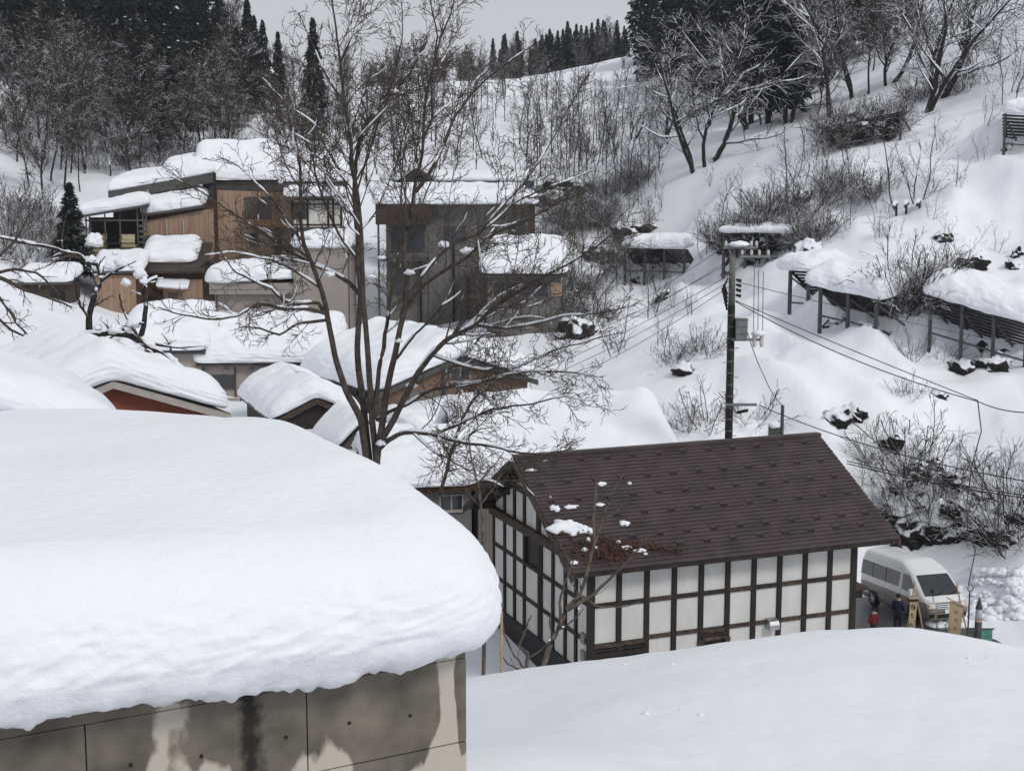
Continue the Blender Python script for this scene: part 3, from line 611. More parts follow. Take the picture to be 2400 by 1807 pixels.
def sabs(v, e=.25): return np.sqrt(v*v+e*e)-e
class House:
    def __init__(s, name, label, px, py, Y, az, L, W, base, wall, cat='house', group=None):
        c = P(px, py, Y); s.eave = c[2]-base
        s.f = Frame((c[0], c[1], base), R(az)); s.L, s.W = L, W
        s.t = thing(name, label, cat, s.f.o, s.f.rz, group); s.wall = wall
    def walls(s, x0=0, x1=None, y0=0, y1=None, z0=-1.5, z1=None, m=None, name='wall'):
        return MB().box(x0, s.L if x1 is None else x1, y0, s.W if y1 is None else y1, z0, s.eave if z1 is None else z1).build(name, M[m or s.wall], s.t)
    def gable(s, axis, rise, ov=.5, og=.4, snow=1.0, m='fascia', x0=0, x1=None, y0=0, y1=None, z=None, wallm=None, trim=None, th=.16, seed=0, so=.25, **k):
        x1 = s.L if x1 is None else x1; y1 = s.W if y1 is None else y1; z = s.eave if z is None else z
        if axis == 'x': a0, a1, b0, b1 = y0, y1, x0, x1
        else: a0, a1, b0, b1 = x0, x1, y0, y1
        mid = (a0+a1)/2; half = mid-a0; sl = rise/half
        pl = [(a0-ov, z-sl*ov), (mid, z+rise), (a1+ov, z-sl*ov), (a1+ov, z-sl*ov+th), (mid, z+rise+th), (a0-ov, z-sl*ov+th)]
        r = MB().prism(pl if axis == 'x' else pl, axis, b0-og, b1+og).build('roof', M[m], s.t)
        gw = [(a0+.02, z-.02), (a1-.02, z-.02), (mid, z+rise-.03)]
        MB().prism(gw, axis, b0+.01, b1-.01).build('gable_wall', M[wallm or s.wall], s.t)
        if trim:
            for e0, e1 in ((b0-og-.05, b0-og+.03), (b1+og-.03, b1+og+.05)):
                MB().prism([(a0-ov, z-sl*ov-.16), (mid, z+rise-.16), (a1+ov, z-sl*ov-.16), (a1+ov, z-sl*ov+.12), (mid, z+rise+.12), (a0-ov, z-sl*ov+.12)], axis, e0, e1).build('barge_board', M[trim], r)
        if snow:
            if axis == 'x': base = lambda X, Y: z+rise+th-sl*sabs(Y-mid)
            else: base = lambda X, Y: z+rise+th-sl*sabs(X-mid)
            snow_slab('snow', M['snow_cap'], r, (x0+x1)/2, (y0+y1)/2, (x1-x0)/2+(og if axis == 'x' else ov)+so, (y1-y0)/2+(ov if axis == 'x' else og)+so, base, snow, seed=seed, **k)
        return r
    def mono(s, x0, x1, y0, y1, zl, zr, zf=0.0, snow=.8, m='fascia', th=.16, seed=0, so=.12, **k):   # lean-to: heights at its left and right side, zf rise to the back
        def base(X, Y): return zl+(zr-zl)*(X-x0)/(x1-x0)+zf*(Y-y0)/(y1-y0)
        v = [(x, y, base(x, y)+d) for d in (0, th) for y in (y0, y1) for x in (x0, x1)]
        r = MB().add(v, [(0,2,3,1),(4,5,7,6),(0,1,5,4),(2,6,7,3),(0,4,6,2),(1,3,7,5)]).build('roof', M[m], s.t)
        if snow: snow_slab('snow', M['snow_cap'], r, (x0+x1)/2, (y0+y1)/2, (x1-x0)/2+so, (y1-y0)/2+so, lambda X, Y: base(X, Y)+th, snow, seed=seed, **k)
        return r
    def window(s, x, z, w, h, y=0.0, frame='fascia', n=2, side=False, glass='glass', sill=True, xs=0.0):
        f = MB(); fw = .05
        def bb(b, a0, a1, d0, d1, z0, z1):
            if side: b.box(xs+d0, xs+d1, a0, a1, z0, z1)
            else: b.box(a0, a1, y+d0, y+d1, z0, z1)
        bb(f, x-fw, x, -.05, .02, z-fw, z+h+fw); bb(f, x+w, x+w+fw, -.05, .02, z-fw, z+h+fw)
        bb(f, x+.001, x+w-.001, -.05, .02, z+h, z+h+fw); bb(f, x+.001, x+w-.001, -.05, .02, z-fw, z)
        for i in range(1, n): bb(f, x+w*i/n-.025, x+w*i/n+.025, -.045, .02, z+.001, z+h-.001)
        o = f.build('window', M[frame], s.t)
        for i in range(n):
            p = MB(); bb(p, x+w*i/n+.03, x+w*(i+1)/n-.03, -.025, -.01, z+.004, z+h-.004); p.build('pane', M[glass], o)
        if sill:
            p = MB(); bb(p, x-.1, x+w+.1, -.1, -.06, z-.1, z-.055); p.build('sill', M[frame], o)
        return o
    def box(s, name, m, *a, parent=None): return MB().box(*a).build(name, M[m], parent or s.t)
    def xof(s, px, y=0.0, z=0.0):               # local x on the front at pixel column px
        p = s.f.w(0, y, z); t = along(p, s.f.d1, px) if proj(p)[0] < px else -along(p, -s.f.d1, px); return t
    def zof(s, x, py, y=0.0): return s.f.zat(x, y, py)
    def boards(s, px0, px1, py_top0, py_top1, z0, y=0.0, w=.42):       # upright planks as separate boards
        x0, x1 = s.xof(px0, y), s.xof(px1, y); n = max(2, round((x1-x0)/w)); st = (x1-x0)/n
        za, zb = s.zof(x0, py_top0, y), s.zof(x1, py_top1, y)
        for i in range(n):
            a, b = x0+i*st, x0+(i+1)*st; t0 = za+(zb-za)*i/n; t1 = za+(zb-za)*(i+1)/n; d = .012*((i*7) % 3)
            v = [(X, Y_, Z) for Y_ in (y-.05-d, y-.001) for X, Z in ((a+.008, z0), (b-.008, z0), (b-.008, t1), (a+.008, t0))]
            MB().add(v, [(3,2,1,0),(4,5,6,7),(0,1,5,4),(1,2,6,5),(2,3,7,6),(3,0,4,7)][::1]).build('plank', M['plank' if (i*5) % 3 else 'plank_b'], s.t)

# orange-brown gabled house
h = House('orange_house', 'orange-brown gabled house with grey verge under deep rounded snow', 257, 900, 55, 60, 8.4, 10, 4.0, 'orange')
h.f.o = h.f.o-h.f.d1*4.2; h.t.location = h.f.o; h.eave -= 1.45
h.walls(); h.gable('y', 1.5, ov=.55, og=.55, snow=1.25, m='fascia', trim='pale_trim', so=.2, N=285, K=50, seed=3, r=1.3, amp=.07, fr=.9)
h.box('gutter', 'fascia', 8.4+.4, 8.4+.55, -.5, 10, h.eave-.35, h.eave-.2)
# buried hut beside it
h = House('snow_buried_hut', 'low grey hut almost wholly buried under smooth snow, behind the concrete block', -330, 1018, 37, 66, 6.4, 8, 7.6, 'grey_siding')
h.walls(z1=h.eave-.9); h.gable('y', 1.3, z=h.eave-.9, ov=.5, og=.4, snow=1.1, so=.25, N=204, K=34, seed=11, r=1.2, amp=.05, fr=.7)
# beige building with the outdoor fan unit
h = House('beige_building', 'long beige rendered building with outdoor fan unit and layered snow on roof', 472, 852, 90, 86.5, 8.6, 9.2, 2.2, 'beige')
h.walls(); h.gable('x', 1.75, ov=.45, og=.3, snow=1.15, so=.2, N=285, K=40, seed=21, r=.6, amp=.06)
x0 = h.xof(500); z0 = h.zof(x0, 909)
h.window(x0, z0, 1.45, .82); h.box('downpipe', 'worn_timber', h.xof(553), h.xof(553)+.07, -.1, -.02, -1, h.eave-.1)
h.box('downpipe', 'pale_trim', h.xof(636), h.xof(636)+.08, -.1, -.02, -1, h.eave-.1)
for px in (533, 590, 652): MB().lathe([(.05, -.16), (.12, -.14), (.12, 0), (.03, .04)], 10, (h.xof(px), -.18, h.eave-.35)).build('soffit_lamp', M['grey_metal'], h.t)
h.box('base_strip', 'black', -.02, 8.62, -.03, .05, -1.4, h.zof(3, 940))
ac = House('outdoor_fan_unit', 'cream outdoor fan unit with two round grilles against the beige building', 525, 935, 89.3, 86.5, .98, .42, 2.9, 'cream', 'fan unit')
ac.box('casing', 'pale_trim', 0, .96, 0, .4, 0, ac.eave)
for k in (0, 1):
    MB().lathe([(.0, .0), (.36, .0), (.36, .03), (.30, .03), (.29, .012), (.0, .012)], 20).build('fan_grille', M['grey_metal'], ac.t).matrix_basis = Matrix.Translation((.46, -.002, ac.eave-.47-k*.78)) @ Matrix.Rotation(R(90), 4, 'X')
    for a in range(4): MB().obox((.46-.3*math.cos(a*.785), -.035, ac.eave-.47-k*.78-.3*math.sin(a*.785)), (.46+.3*math.cos(a*.785), -.035, ac.eave-.47-k*.78+.3*math.sin(a*.785)), .015, .015).build('grille_bar', M['pale_trim'], ac.t)
ac.box('stand', 'grey_metal', .05, .9, .05, .35, -1.2, -.002)
h = House('beige_annex', 'beige annex with dark eaves and snow, its corner hidden by the knotted tree', 300, 822, 89.5, 86.5, 4.75, 7.0, 2.6, 'beige')
h.walls(); h.gable('x', 1.5, ov=.5, og=.25, snow=1.25, so=.2, N=217, K=34, seed=27, r=.6, amp=.07); h.box('downpipe', 'worn_timber', 4.68, 4.76, -.1, -.02, -1, h.eave)
# low wooden shed
h = House('wooden_shed', 'low dark wooden shed with broad sagging snow roof beside the grey house', 652, 985, 76, 69, 4.2, 9.5, 2.0, 'dark_timber')
h.walls(); h.gable('y', 1.0, ov=.35, og=.35, snow=.95, so=.2, N=204, K=34, seed=33, r=.7, amp=.09, trim='worn_timber')
for k in range(4): h.box('white_board', 'white_paint', .5+.1*k, 3.9, -.035, -.005, 1.6-.42*k, 1.78-.42*k)
# grey and brick house
h = House('brick_house', 'grey-sided house with brick gable wall under a huge overhanging snow dome', 893, 918, 78, 59, 9.7, 10.2, 2.4, 'grey_siding')
h.walls(y0=.06); h.box('brick_wall', 'brick', .02, h.L-.02, -.02, .055, -1.5, h.eave-.02)
h.gable('y', 1.62, ov=.45, og=.45, snow=1.35, so=.3, N=312, K=48, seed=41, r=1.2, amp=.05, fr=.7, wallm='brick', trim='fascia', y0=-.03)
x0 = h.xof(1056); h.window(x0, h.zof(x0, 893), h.xof(1100)-x0, .72, y=-.02, frame='pale_trim')
x0 = h.xof(962); h.window(x0, h.zof(x0, 957), h.xof(1034)-x0, .95, y=-.02, frame='grey_metal', glass='grey_siding')
o = h.window(3.35, h.eave-2.2, .75, 1.25, side=True, n=1, xs=0.0, frame='black'); h.window(1.9, h.eave-.45, 1.2, .25, side=True, n=2, frame='black')
h.box('corner_trim', 'fascia', -.03, .03, h.W-.1, h.W+.02, -1.5, h.eave); h.box('band', 'fascia', 0, h.L, -.12, -.025, h.zof(3, 972), h.zof(3, 964))
h.mono(-.2, 5.2, -4.2, -.2, h.zof(1, 1012, -4)-.2, h.zof(1, 1012, -4), .35, snow=.9, seed=43, N=149, r=.8, amp=.08); h.walls(.1, 5.0, -4.0, -.3, -1.5, h.zof(1, 1012, -4)-.25, m='grey_siding', name='porch_wall')
MB().lathe([(.09, -1), (.09, 1.9)], 8, (h.xof(1046, -.3), -.3, h.zof(h.xof(1046), 935))).build('flue', M['grey_metal'], h.t)
# little half-timbered entrance gable
h = House('entrance_gable', 'small half-timbered entrance gable with white infill behind the big tree', 800, 1050, 68, 62, 2.3, 3.0, 2.2, 'white_paint', 'porch')
h.walls(); h.gable('y', 1.1, ov=.35, og=.35, snow=.5, so=.1, N=108, seed=47, r=.4, amp=.06, trim='fascia')
for k, (a, b) in enumerate((((0, .1), (2.3, .1)), ((.08, -1), (.08, 1)), ((2.2, -1), (2.2, 1)))): MB().obox((a[0], -.04, h.eave+a[1]-.1), (b[0], -.04, h.eave+b[1]-.1), .06, .14, (0, 1, 0)).build('timber', M['dark_timber'], h.t)
MB().obox((.8, -.04, h.eave+.45), (1.6, -.04, h.eave+.45), .06, .16).build('timber', M['dark_timber'], h.t)
# snow-laden roofs just behind the slate house
h = House('broad_roofed_house', 'broad house under an unbroken white snow roof behind the slate roof', 1120, 1120, 58.5, 79, 9.4, 9.5, 1.0, 'grey_siding')
h.L = h.xof(1590)-.5; h.walls(); h.gable('x', 1.9, ov=.6, og=.5, snow=.95, so=.2, N=312, K=40, seed=51, r=.5, amp=.06, fr=.6)
h = House('red_eaved_house', 'snow-roofed house with dark red eaves and a small window behind the tree trunk', 880, 1146, 56.5, 80, 4.0, 7.4, .6, 'dark_siding')
h.walls(); h.gable('x', 1.0, ov=.45, og=.3, snow=.95, so=.2, N=204, K=34, seed=57, r=.9, amp=.08, m='plank_gap'); h.window(2.7, h.eave-1.0, .9, .6, frame='pale_trim')
# taupe flat-roofed house with tower
h = House('taupe_house', 'taupe flat-roofed house with square tower and soft snow on both roofs', 500, 664, 100, 88, 9.9, 8, 5.2, 'taupe')
xt = h.xof(692); xe = h.xof(820); h.walls(x1=xt-.02, y0=.5, z1=h.eave-.8); h.box('parapet', 'taupe', -.3, xt-.02, 0, 8, h.eave-.8, h.eave)
h.box('parapet_band', 'fascia', -.305, xt, -.006, .1, h.eave-.5, h.eave-.47)
snow_slab('snow', M['snow_cap'], h.t, xt/2-.3, 4.0, xt/2+.5, 4.3, lambda X, Y: h.eave+.25*np.clip((X-1)/3, 0, 1)+0*Y, 1.35, N=204, K=40, seed=61, r=1.4, amp=.06)
zt = h.zof(xt, 582); h.walls(xt, xe, -.06, 7, -1.5, zt, name='tower')
snow_slab('snow', M['snow_cap'], h.t, (xt+xe)/2, 3.4, (xe-xt)/2+.2, 3.8, lambda X, Y: zt+0*X, 1.1, N=149, seed=63, r=.8, amp=.06)
h.window(xt-1.0, h.zof(xt, 757), 1.0, .7, y=.5, frame='fascia'); h.window(3.2, h.zof(3, 757), 1.6, .45, y=.5, frame='fascia'); h.box('downpipe', 'fascia', .1, .16, .4, .49, -1, h.eave-.8)
h.box('downpipe', 'fascia', xe+.0, xe+.06, -.12, -.04, -1, zt-.1)
# dark grey apartment block
h = House('dark_block', 'tall dark grey-clad block with brown boxed balcony behind the bare branches', 880, 478, 105, 85, 11.9, 10, 5.6, 'dark_siding', 'building')
h.L = h.xof(1252); h.walls(x0=.9)
xb = h.xof(1010); zb = h.zof(0, 526)
h.box('balcony_front', 'brown_clad', 0, xb, -1.3, -.02, zb, h.eave+.02); h.box('balcony_floor', 'fascia', .3, xb-.05, -1.25, -.02, zb-2.7, zb-2.5)
for x in (.12, .75, xb-.3): h.box('balcony_post', 'fascia', x, x+.16, -1.25, -1.09, -1.5, zb-.005)
for x, w, z0, hh in ((1.2, 2.4, zb-1.9, 1.75), (5.1, 1.6, zb-1.3, 1.1), (1.4, 1.0, zb-5.2, 1.8)): h.window(x, z0, w, hh, frame='fascia')
x0 = h.xof(1190); h.window(x0, h.zof(x0, 560), 1.3, 1.35, frame='grey_metal'); h.box('corner_duct', 'brown_clad', h.L-.35, h.L+.02, -.12, -.01, -1.5, h.eave-.1)
for k, px in enumerate((1062, 985, 1095)): h.box('downpipe', 'black', h.xof(px), h.xof(px)+.16, -.2, -.04, -1, zb-1.5-1.2*k)
snow_slab('snow', M['snow_cap'], h.t, h.L/2, 4.2, h.L/2+.25, 5.6, lambda X, Y: h.eave+.02+.05*Y, 1.15, N=272, K=34, seed=71, r=.5, amp=.06)
# blue roofed row and little blue-windowed hut behind
h = House('blue_roofed_row', 'long low building with dull blue metal wall behind the dark block', 1010, 424, 128, 86, 9.4, 5, 13, 'blue_metal', 'building')
h.walls(); snow_slab('snow', M['snow_cap'], h.t, 4.7, 2.4, 5.0, 2.9, lambda X, Y: h.eave+.1*Y, .55, N=163, seed=75, r=.3)
h = House('blue_window_hut', 'tiny gabled hut with blue window frames on the snowy block roof', 942, 425, 121, 60, 2.6, 3.2, 13.0, 'blue_paint', 'hut')
h.walls(); h.gable('y', .9, ov=.5, og=.4, snow=.55, so=.05, N=100, seed=77, trim='worn_timber', r=.3); h.window(.4, h.eave-1.0, .7, .8, frame='white_paint', n=1); h.window(1.4, h.eave-1.0, .8, .8, frame='blue_paint', n=1)
# small house to the right of the block
h = House('small_dark_house', 'small dark-walled house with sliding windows and snow roof below the hillside', 1142, 642, 99, 90, 5.2, 6.0, 6.6, 'dark_siding')
h.walls(); h.gable('x', 1.6, ov=.5, og=.4, snow=.9, so=.15, N=190, K=30, seed=81, r=.5, amp=.09)
h.window(.4, h.eave-1.5, 1.8, .9, frame='pale_trim'); h.window(2.7, h.eave-1.5, 1.5, .9, frame='fascia'); h.box('board', 'plank', 4.5, 5.3, -.05, -.01, h.eave-1.6, h.eave-.6)

# wooden inn
h = House('wooden_inn', 'big brown plank-clad inn with stepped snow roofs below the forest', 340, 506, 118, 80, 6.2, 8, 9.6, 'plank_gap', 'inn')
h.walls(x1=h.xof(512), y0=.02, z1=h.zof(h.xof(512), 470)); h.boards(341, 505, 520, 488, -.3, .0)
o = h.box('doorway', 'black', h.xof(343), h.xof(376), -.08, -.055, -.2, h.zof(1, 553)); h.box('door_frame', 'grey_wood', h.xof(340), h.xof(342), -.12, -.056, -.2, h.zof(1, 550), parent=o)
h.mono(h.xof(338), h.xof(486), -.6, 5, h.zof(0, 508, -.5), h.zof(h.xof(486), 487, -.5), .9, snow=1.05, seed=91, N=176, r=.9, amp=.1, m='fascia')
for px in (393, 432):
    h.box('vent_pipe', 'pale_trim', h.xof(px), h.xof(px)+.13, -.2, -.08, h.zof(2, 580), h.zof(2, 515))
    h.box('shelf', 'pale_trim', h.xof(px)-.6, h.xof(px)+.6, -.6, -.1, h.zof(2, 586), h.zof(2, 582))
zr = h.zof(h.xof(690), 448, .5); h.walls(h.xof(512), h.xof(692), .5, 8, -1.5, zr, name='wing'); h.boards(514, 690, 446, 452, -.4, .5, .5)
h.box('drain_post', 'black', h.xof(506), h.xof(513), .1, .35, -.3, h.zof(6, 405)); h.box('grey_boards', 'grey_wood', h.xof(577), h.xof(640), .35, .445, h.zof(9, 515), h.zof(9, 462))
h.window(h.xof(590), h.zof(9, 572), .55, .85, y=.44, n=1, frame='dark_timber')
r_ = MB().add([(h.xof(583), -.6, h.zof(8, 528)), (h.xof(672), -.6, h.zof(8, 528)), (h.xof(580), .44, h.zof(8, 514)), (h.xof(665), .44, h.zof(8, 514)), (h.xof(583), -.6, h.zof(8, 531)), (h.xof(672), -.6, h.zof(8, 531)), (h.xof(580), .44, h.zof(8, 520)), (h.xof(665), .44, h.zof(8, 520))], [(0,1,3,2),(4,6,7,5),(0,4,5,1),(2,3,7,6),(0,2,6,4),(1,5,7,3)]).build('porch_roof', M['tan_roof'], h.t)
h.box('door', 'dark_timber', h.xof(645), h.xof(662), .38, .445, -.3, h.zof(9, 535))
# long upper roofs
xa, xc = h.xof(262, 3), h.xof(508, 3)
h.walls(xa+.3, xc, 3.2, 10, -1.5, h.zof(0, 480, 3), name='upper_wall', m='fascia')
h.mono(xa, xc, 2.6, 10, h.zof(xa, 472, 3), h.zof(xc, 428, 3), .6, snow=.95, seed=95, N=217, r=.5, amp=.05, m='fascia', th=.8)
MB().obox((h.xof(352, 2.5), 2.5, h.zof(1, 445, 2.5)), (h.xof(366, 2.5), 2.5, h.zof(1, 478, 2.5)), .12, .12).build('brace', M['pale_trim'], h.t)
h.walls(h.xof(480, 4), h.xof(690, 4), 4.5, 12, 0, h.zof(8, 430, 4), name='upper_wall', m='fascia')
h.mono(h.xof(386, 4), h.xof(500, 4), 3.4, 11, h.zof(0, 424, 4), h.zof(4, 408, 4), .8, snow=1.3, seed=97, N=176, r=1.2, amp=.12)
h.gable('x', 2.5, x0=h.xof(478, 6), x1=h.xof(652, 6), y0=4.8, y1=12.5, z=h.zof(8, 424, 5), ov=.4, og=.2, snow=1.05, so=.2, seed=99, N=204, K=30, r=.6, amp=.05, m='fascia')
# open balcony store with crates
b = House('balcony_store', 'open-fronted grey timber store with slanting snow-capped roof', 205, 598, 116, 78, 4.9, 4.2, 9.4, 'grey_wood', 'shed')
zl, zh = b.zof(0, 512), b.zof(4.9, 484)
b.mono(-.6, 5.1, -.7, 4.4, zl, zh, .2, snow=.95, seed=103, N=176, r=.45, amp=.04, so=.1)
zF = b.eave-.15
for x in (0, .28, 1.5, 2.7, 4.1, 4.55, 4.8): b.box('post', 'grey_wood', x-.06, x+.06, -.06, .06, -1.5, zl+(zh-zl)*(x+.6)/5.7-.01)
b.box('back_wall', 'black', 0, 4.9, 3.9, 4.1, -1.5, zl); b.box('floor', 'grey_wood', -.1, 5.0, -.1, 4.1, zF-.05, zF+.12)
for k in range(7): b.box('slat', 'grey_wood', 4.2, 4.75, -.1, -.07, zF-.3+.45*k, zF-.08+.45*k)
for z in (.55, .95, 1.35): b.box('rail', 'dark_timber', .1, 4.1, -.14, -.08, zF+z-.3, zF+z-.2)
b.box('beam', 'grey_wood', -.1, 4.9, -.1, .0, zl-.25, zl-.1)
cm = MB().box(-.55, .55, -.3, .3, 0, .34).box(-.58, .58, -.33, .33, .34, .40).mesh('crate', M['cream'])
for i, (x, z, s_) in enumerate(((.95, .15, 1), (1.0, .57, .95), (.9, .99, 1.05), (1.0, 1.41, 1), (3.3, .15, 1.1), (3.35, .57, 1.05), (3.2, .99, 1.1), (3.3, 1.41, .95))):
    o = link('crate', cm, None, b.f.w(x, .55, zF+z)); o.rotation_euler = (0, 0, b.f.rz); o.scale = (s_, 1, 1)
    tag(o, 'cream crate in the %s stack inside the open timber store, %s' % (('narrow', 'wide')[i//4], ('bottom one', 'second from bottom', 'third from bottom', 'top one')[i % 4]), 'crate', 'cream crates in the timber store')
# traditional house
h = House('traditional_house', 'old house with white panels between dark posts and tile-edged snow roof', 684, 470, 114, 84, 4.0, 6, 9.8, 'white_paint')
h.walls(); h.mono(-.5, 4.3, -.9, .6, h.eave+.1, h.eave+.1, .5, snow=.7, seed=107, N=122, r=.4, amp=.08)
zt = h.zof(0, 428); h.walls(.1, 3.9, .4, 6, h.eave, zt, name='upper_wall', m='fascia'); h.gable('x', 1.3, y0=.4, y1=6, z=zt, ov=.5, og=.3, snow=1.0, so=.15, N=163, seed=109, r=.5, amp=.05, x0=-.4, x1=4.2)
tm = MB().lathe([(.07, 0), (.07, .12)], 8).mesh('eave_tile', M['fascia'])
for k in range(16): link('eave_tile', tm, h.t, (-.3+.3*k, -.17, zt-.32)).rotation_euler = (R(90), 0, 0)
for x in (0, 1.25, 2.9, 3.3, 3.95): h.box('post', 'dark_timber', x-.08, x+.08, -.06, .02, -1.5, h.eave)
for z in (.25, 1.9, 3.2): h.box('beam', 'worn_timber', .1, 3.85, -.05, .0, h.eave-z-.12, h.eave-z)
h.window(.15, h.eave-1.4, .95, 1.2, frame='dark_timber'); h.mono(-.5, 4.3, -1.0, -.1, h.eave-2.6, h.eave-2.6, .3, snow=0)
# low brown annexes under the inn
h = House('brown_annex', 'low brown annex with ribbed metal roofs and snow, below the inn', 335, 640, 111, 84, 6.3, 6, 6.0, 'plank_gap')
h.L = h.xof(480); h.walls(z1=h.eave-.05); h.boards(385, 478, 655, 655, -.5, .0, .45)
h.mono(-.6, h.L+.2, -.7, 6, h.eave, h.eave, 2.0, snow=0, m='brown_roof'); snow_slab('snow', M['snow_cap'], h.t, h.L/2-.5, 3.6, h.L/2-.1, 2.6, lambda X, Y: h.eave+.15+2.0*(Y+.7)/6.7, .85, N=149, seed=113, r=.9, amp=.06)
xg = h.xof(492, 1.5); h.walls(xg-1.1, xg+1.1, 1, 5, -1.5, h.eave-.2, name='gable_bay', m='brown_clad')
h.gable('y', .95, x0=xg-1.0, x1=xg+1.3, y0=.4, y1=6, z=h.eave-.1, ov=.4, og=.2, snow=0, m='brown_roof', wallm='brown_clad')
h.mono(h.xof(374, -1), h.xof(442, -1), -1.5, .0, h.zof(1, 676, -1), h.zof(2, 682, -1), .5, snow=.28, m='tan_roof', seed=117, N=100, r=.2, th=.08, amp=.06); h.window(h.xof(400), h.eave-2.6, .6, .9, frame='dark_timber', y=-.05)
h = House('plank_cabin', 'small plank cabin half hidden by the snow-lumped knotted tree', 228, 642, 108, 82, 3.2, 4, 6.6, 'plank_gap', 'hut')
h.walls(); h.boards(229, 322, 645, 645, -.3, .0, .45); h.mono(-.3, 3.5, -.4, 4.2, h.eave+.02, h.eave+.02, .9, snow=.8, seed=119, N=122, r=.6, amp=.1)
h = House('brown_garage', 'low brown garage with dark doorway behind the bare branches', 52, 668, 104, 84, 3.4, 4, 7.0, 'worn_timber', 'garage')
h.walls(); h.mono(-.3, 3.6, -.4, 4.2, h.eave+.02, h.eave+.02, .5, snow=.9, seed=121, N=122, r=.6, amp=.12); h.box('doorway', 'black', 2.0, 3.1, -.05, -.005, -.5, h.eave-.5)
# ---------------------------------------------------------------- avalanche fences on the hillside
M['fence_wood'] = mat('fence_wood', (.035, .031, .029), .85, .3, 5, .3, 30)
M['fence_post'] = mat('fence_post', (.085, .083, .085), .75, .25, 5)
M['earth'] = barkmat('earth', (.028, .022, .018), .02, .62)
def snow_fence(label, pl, pr, nb, H, lean=2.6, snow=.9, sdepth=2.4, seed=0, slats=11, so=.25, clips=None):
    a = np.array(pl, float); b = np.array(pr, float); d = b-a; Lf = np.hypot(d[0], d[1]); dz = d[2]/Lf
    f = Frame(a, math.atan2(d[0], d[1])); t = thing('snow_fence', label, 'snow fence', a, f.rz, 'avalanche fences on the hillside')
    for i in range(nb+1):
        x = Lf*i/nb; z = dz*x
        MB().box(x-.09, x+.09, -.09, .09, z-.9, z+H).build('post', M['fence_post'], t)
        MB().obox((x, .12, z+H-.15), (x, lean, z+.3+.12*lean), .12, .14).build('rafter', M['fence_wood'], t)
        MB().obox((x+.1, .05, z+H*.82), (x+Lf/nb*.55, lean*.75, z+H*.25), .1, .1).build('brace', M['fence_post'], t)
    for k in range(slats):
        u = (k+.5)/slats; y = .05+u*(lean-.1)
        zz = H-.02-u*(H-.3-.12*lean)
        MB().obox((-.25, y, zz-dz*.25), (Lf+.25, y, zz+dz*(Lf+.25)), .17, .06, (0, .6, .8)).build('slat', M['fence_wood'], t)
    MB().obox((0, -.1, H*.28), (Lf, -.1, H*.28+dz*Lf), .1, .1).build('rail', M['fence_post'], t)
    n_e = max(4, int(Lf*5)); xs_e = np.linspace(-.4, Lf+.4, n_e); E = []          # bare soil and roots, kept dark to stand in for the shade under the deck too
    for k in range(14):
        u = k/13; yy_ = .5+u*(lean*.75); E.append([(x, yy_+.25*noise3(x*1.2, u*3, seed), dz*x-.5+(H*.75)*u**.8*(1+.25*noise3(x*.9, u*2, seed+4))+.18*noise3(x*3, u*9, seed)-.8*max(0, max(-x, x-Lf))) for x in xs_e])
    link('earth_shade_bank', gridmesh('earth_shade_bank', np.array(E), M['earth']), t)
    if snow: snow_slab('snow', M['snow_cap'], t, Lf/2, sdepth/2-.6, Lf/2+so, sdepth/2+.2, lambda X, Y: H+dz*X+.02+.1*np.clip(Y, 0, 9), snow, N=220, K=26, seed=seed, r=.5, amp=.14, fr=.9)
    return t
snow_fence('far slatted snow fence with four posts under an even snow roll', FSPOT[0][0], FSPOT[0][1], 3, FSPOT[0][2], seed=1, snow=1.0, lean=3)
snow_fence('narrow snow fence of two posts under a mushroom of snow', FSPOT[1][0], FSPOT[1][1], 1, FSPOT[1][2], seed=2, snow=1.0, so=.7, sdepth=3.2)
snow_fence('three-posted snow fence with slatted deck under a long snow slab', FSPOT[2][0], FSPOT[2][1], 2, FSPOT[2][2], seed=3, snow=1.35, so=.7, sdepth=3.4)
snow_fence('long leaning snow fence hung with snow at the hillside foot', FSPOT[3][0], FSPOT[3][1], 3, FSPOT[3][2], seed=4, snow=1.6, so=.4, sdepth=3.4)
snow_fence('high snow fence on tall splayed posts near the upper slope', FSPOT[4][0], FSPOT[4][1], 2, FSPOT[4][2], seed=5, snow=1.1)
snow_fence('snow fence choked with dark brush below the leaning tree', FSPOT[5][0], FSPOT[5][1], 3, FSPOT[5][2], seed=6, snow=0)
snow_fence('brush-filled snow fence behind the utility pole', FSPOT[6][0], FSPOT[6][1], 3, FSPOT[6][2], seed=7, snow=.5)
snow_fence('small distant snow fence on the open upper snowfield', FSPOT[7][0], FSPOT[7][1], 2, FSPOT[7][2], seed=8, snow=.5)
q = hit(2130, 505); bf = thing('broken_fence', 'broken buried fence end with snow-topped planks at the forked sapling', 'fence', q-np.array([0, 0, .2]), R(-25))
for x, h_ in ((-.9, .7), (-.2, .8), (.75, .9)): MB().box(x-.07, x+.07, -.07, .07, 0, h_).build('post', M['fence_wood'], bf)
for x, h_ in ((-.9, .75), (-.1, .85), (.75, .95)): MB().obox((x-.1, -.5, h_-.2), (x-.1, .6, h_+.12), .2, .09).build('plank', M['fence_wood'], bf); blob0 = snow_slab('snow', M['snow_cap'], bf, x-.1, .05, .14, .5, lambda X, Y, h_=h_: h_+.02+.3*Y, .16, N=60, K=10, seed=x, r=.1, amp=.03)
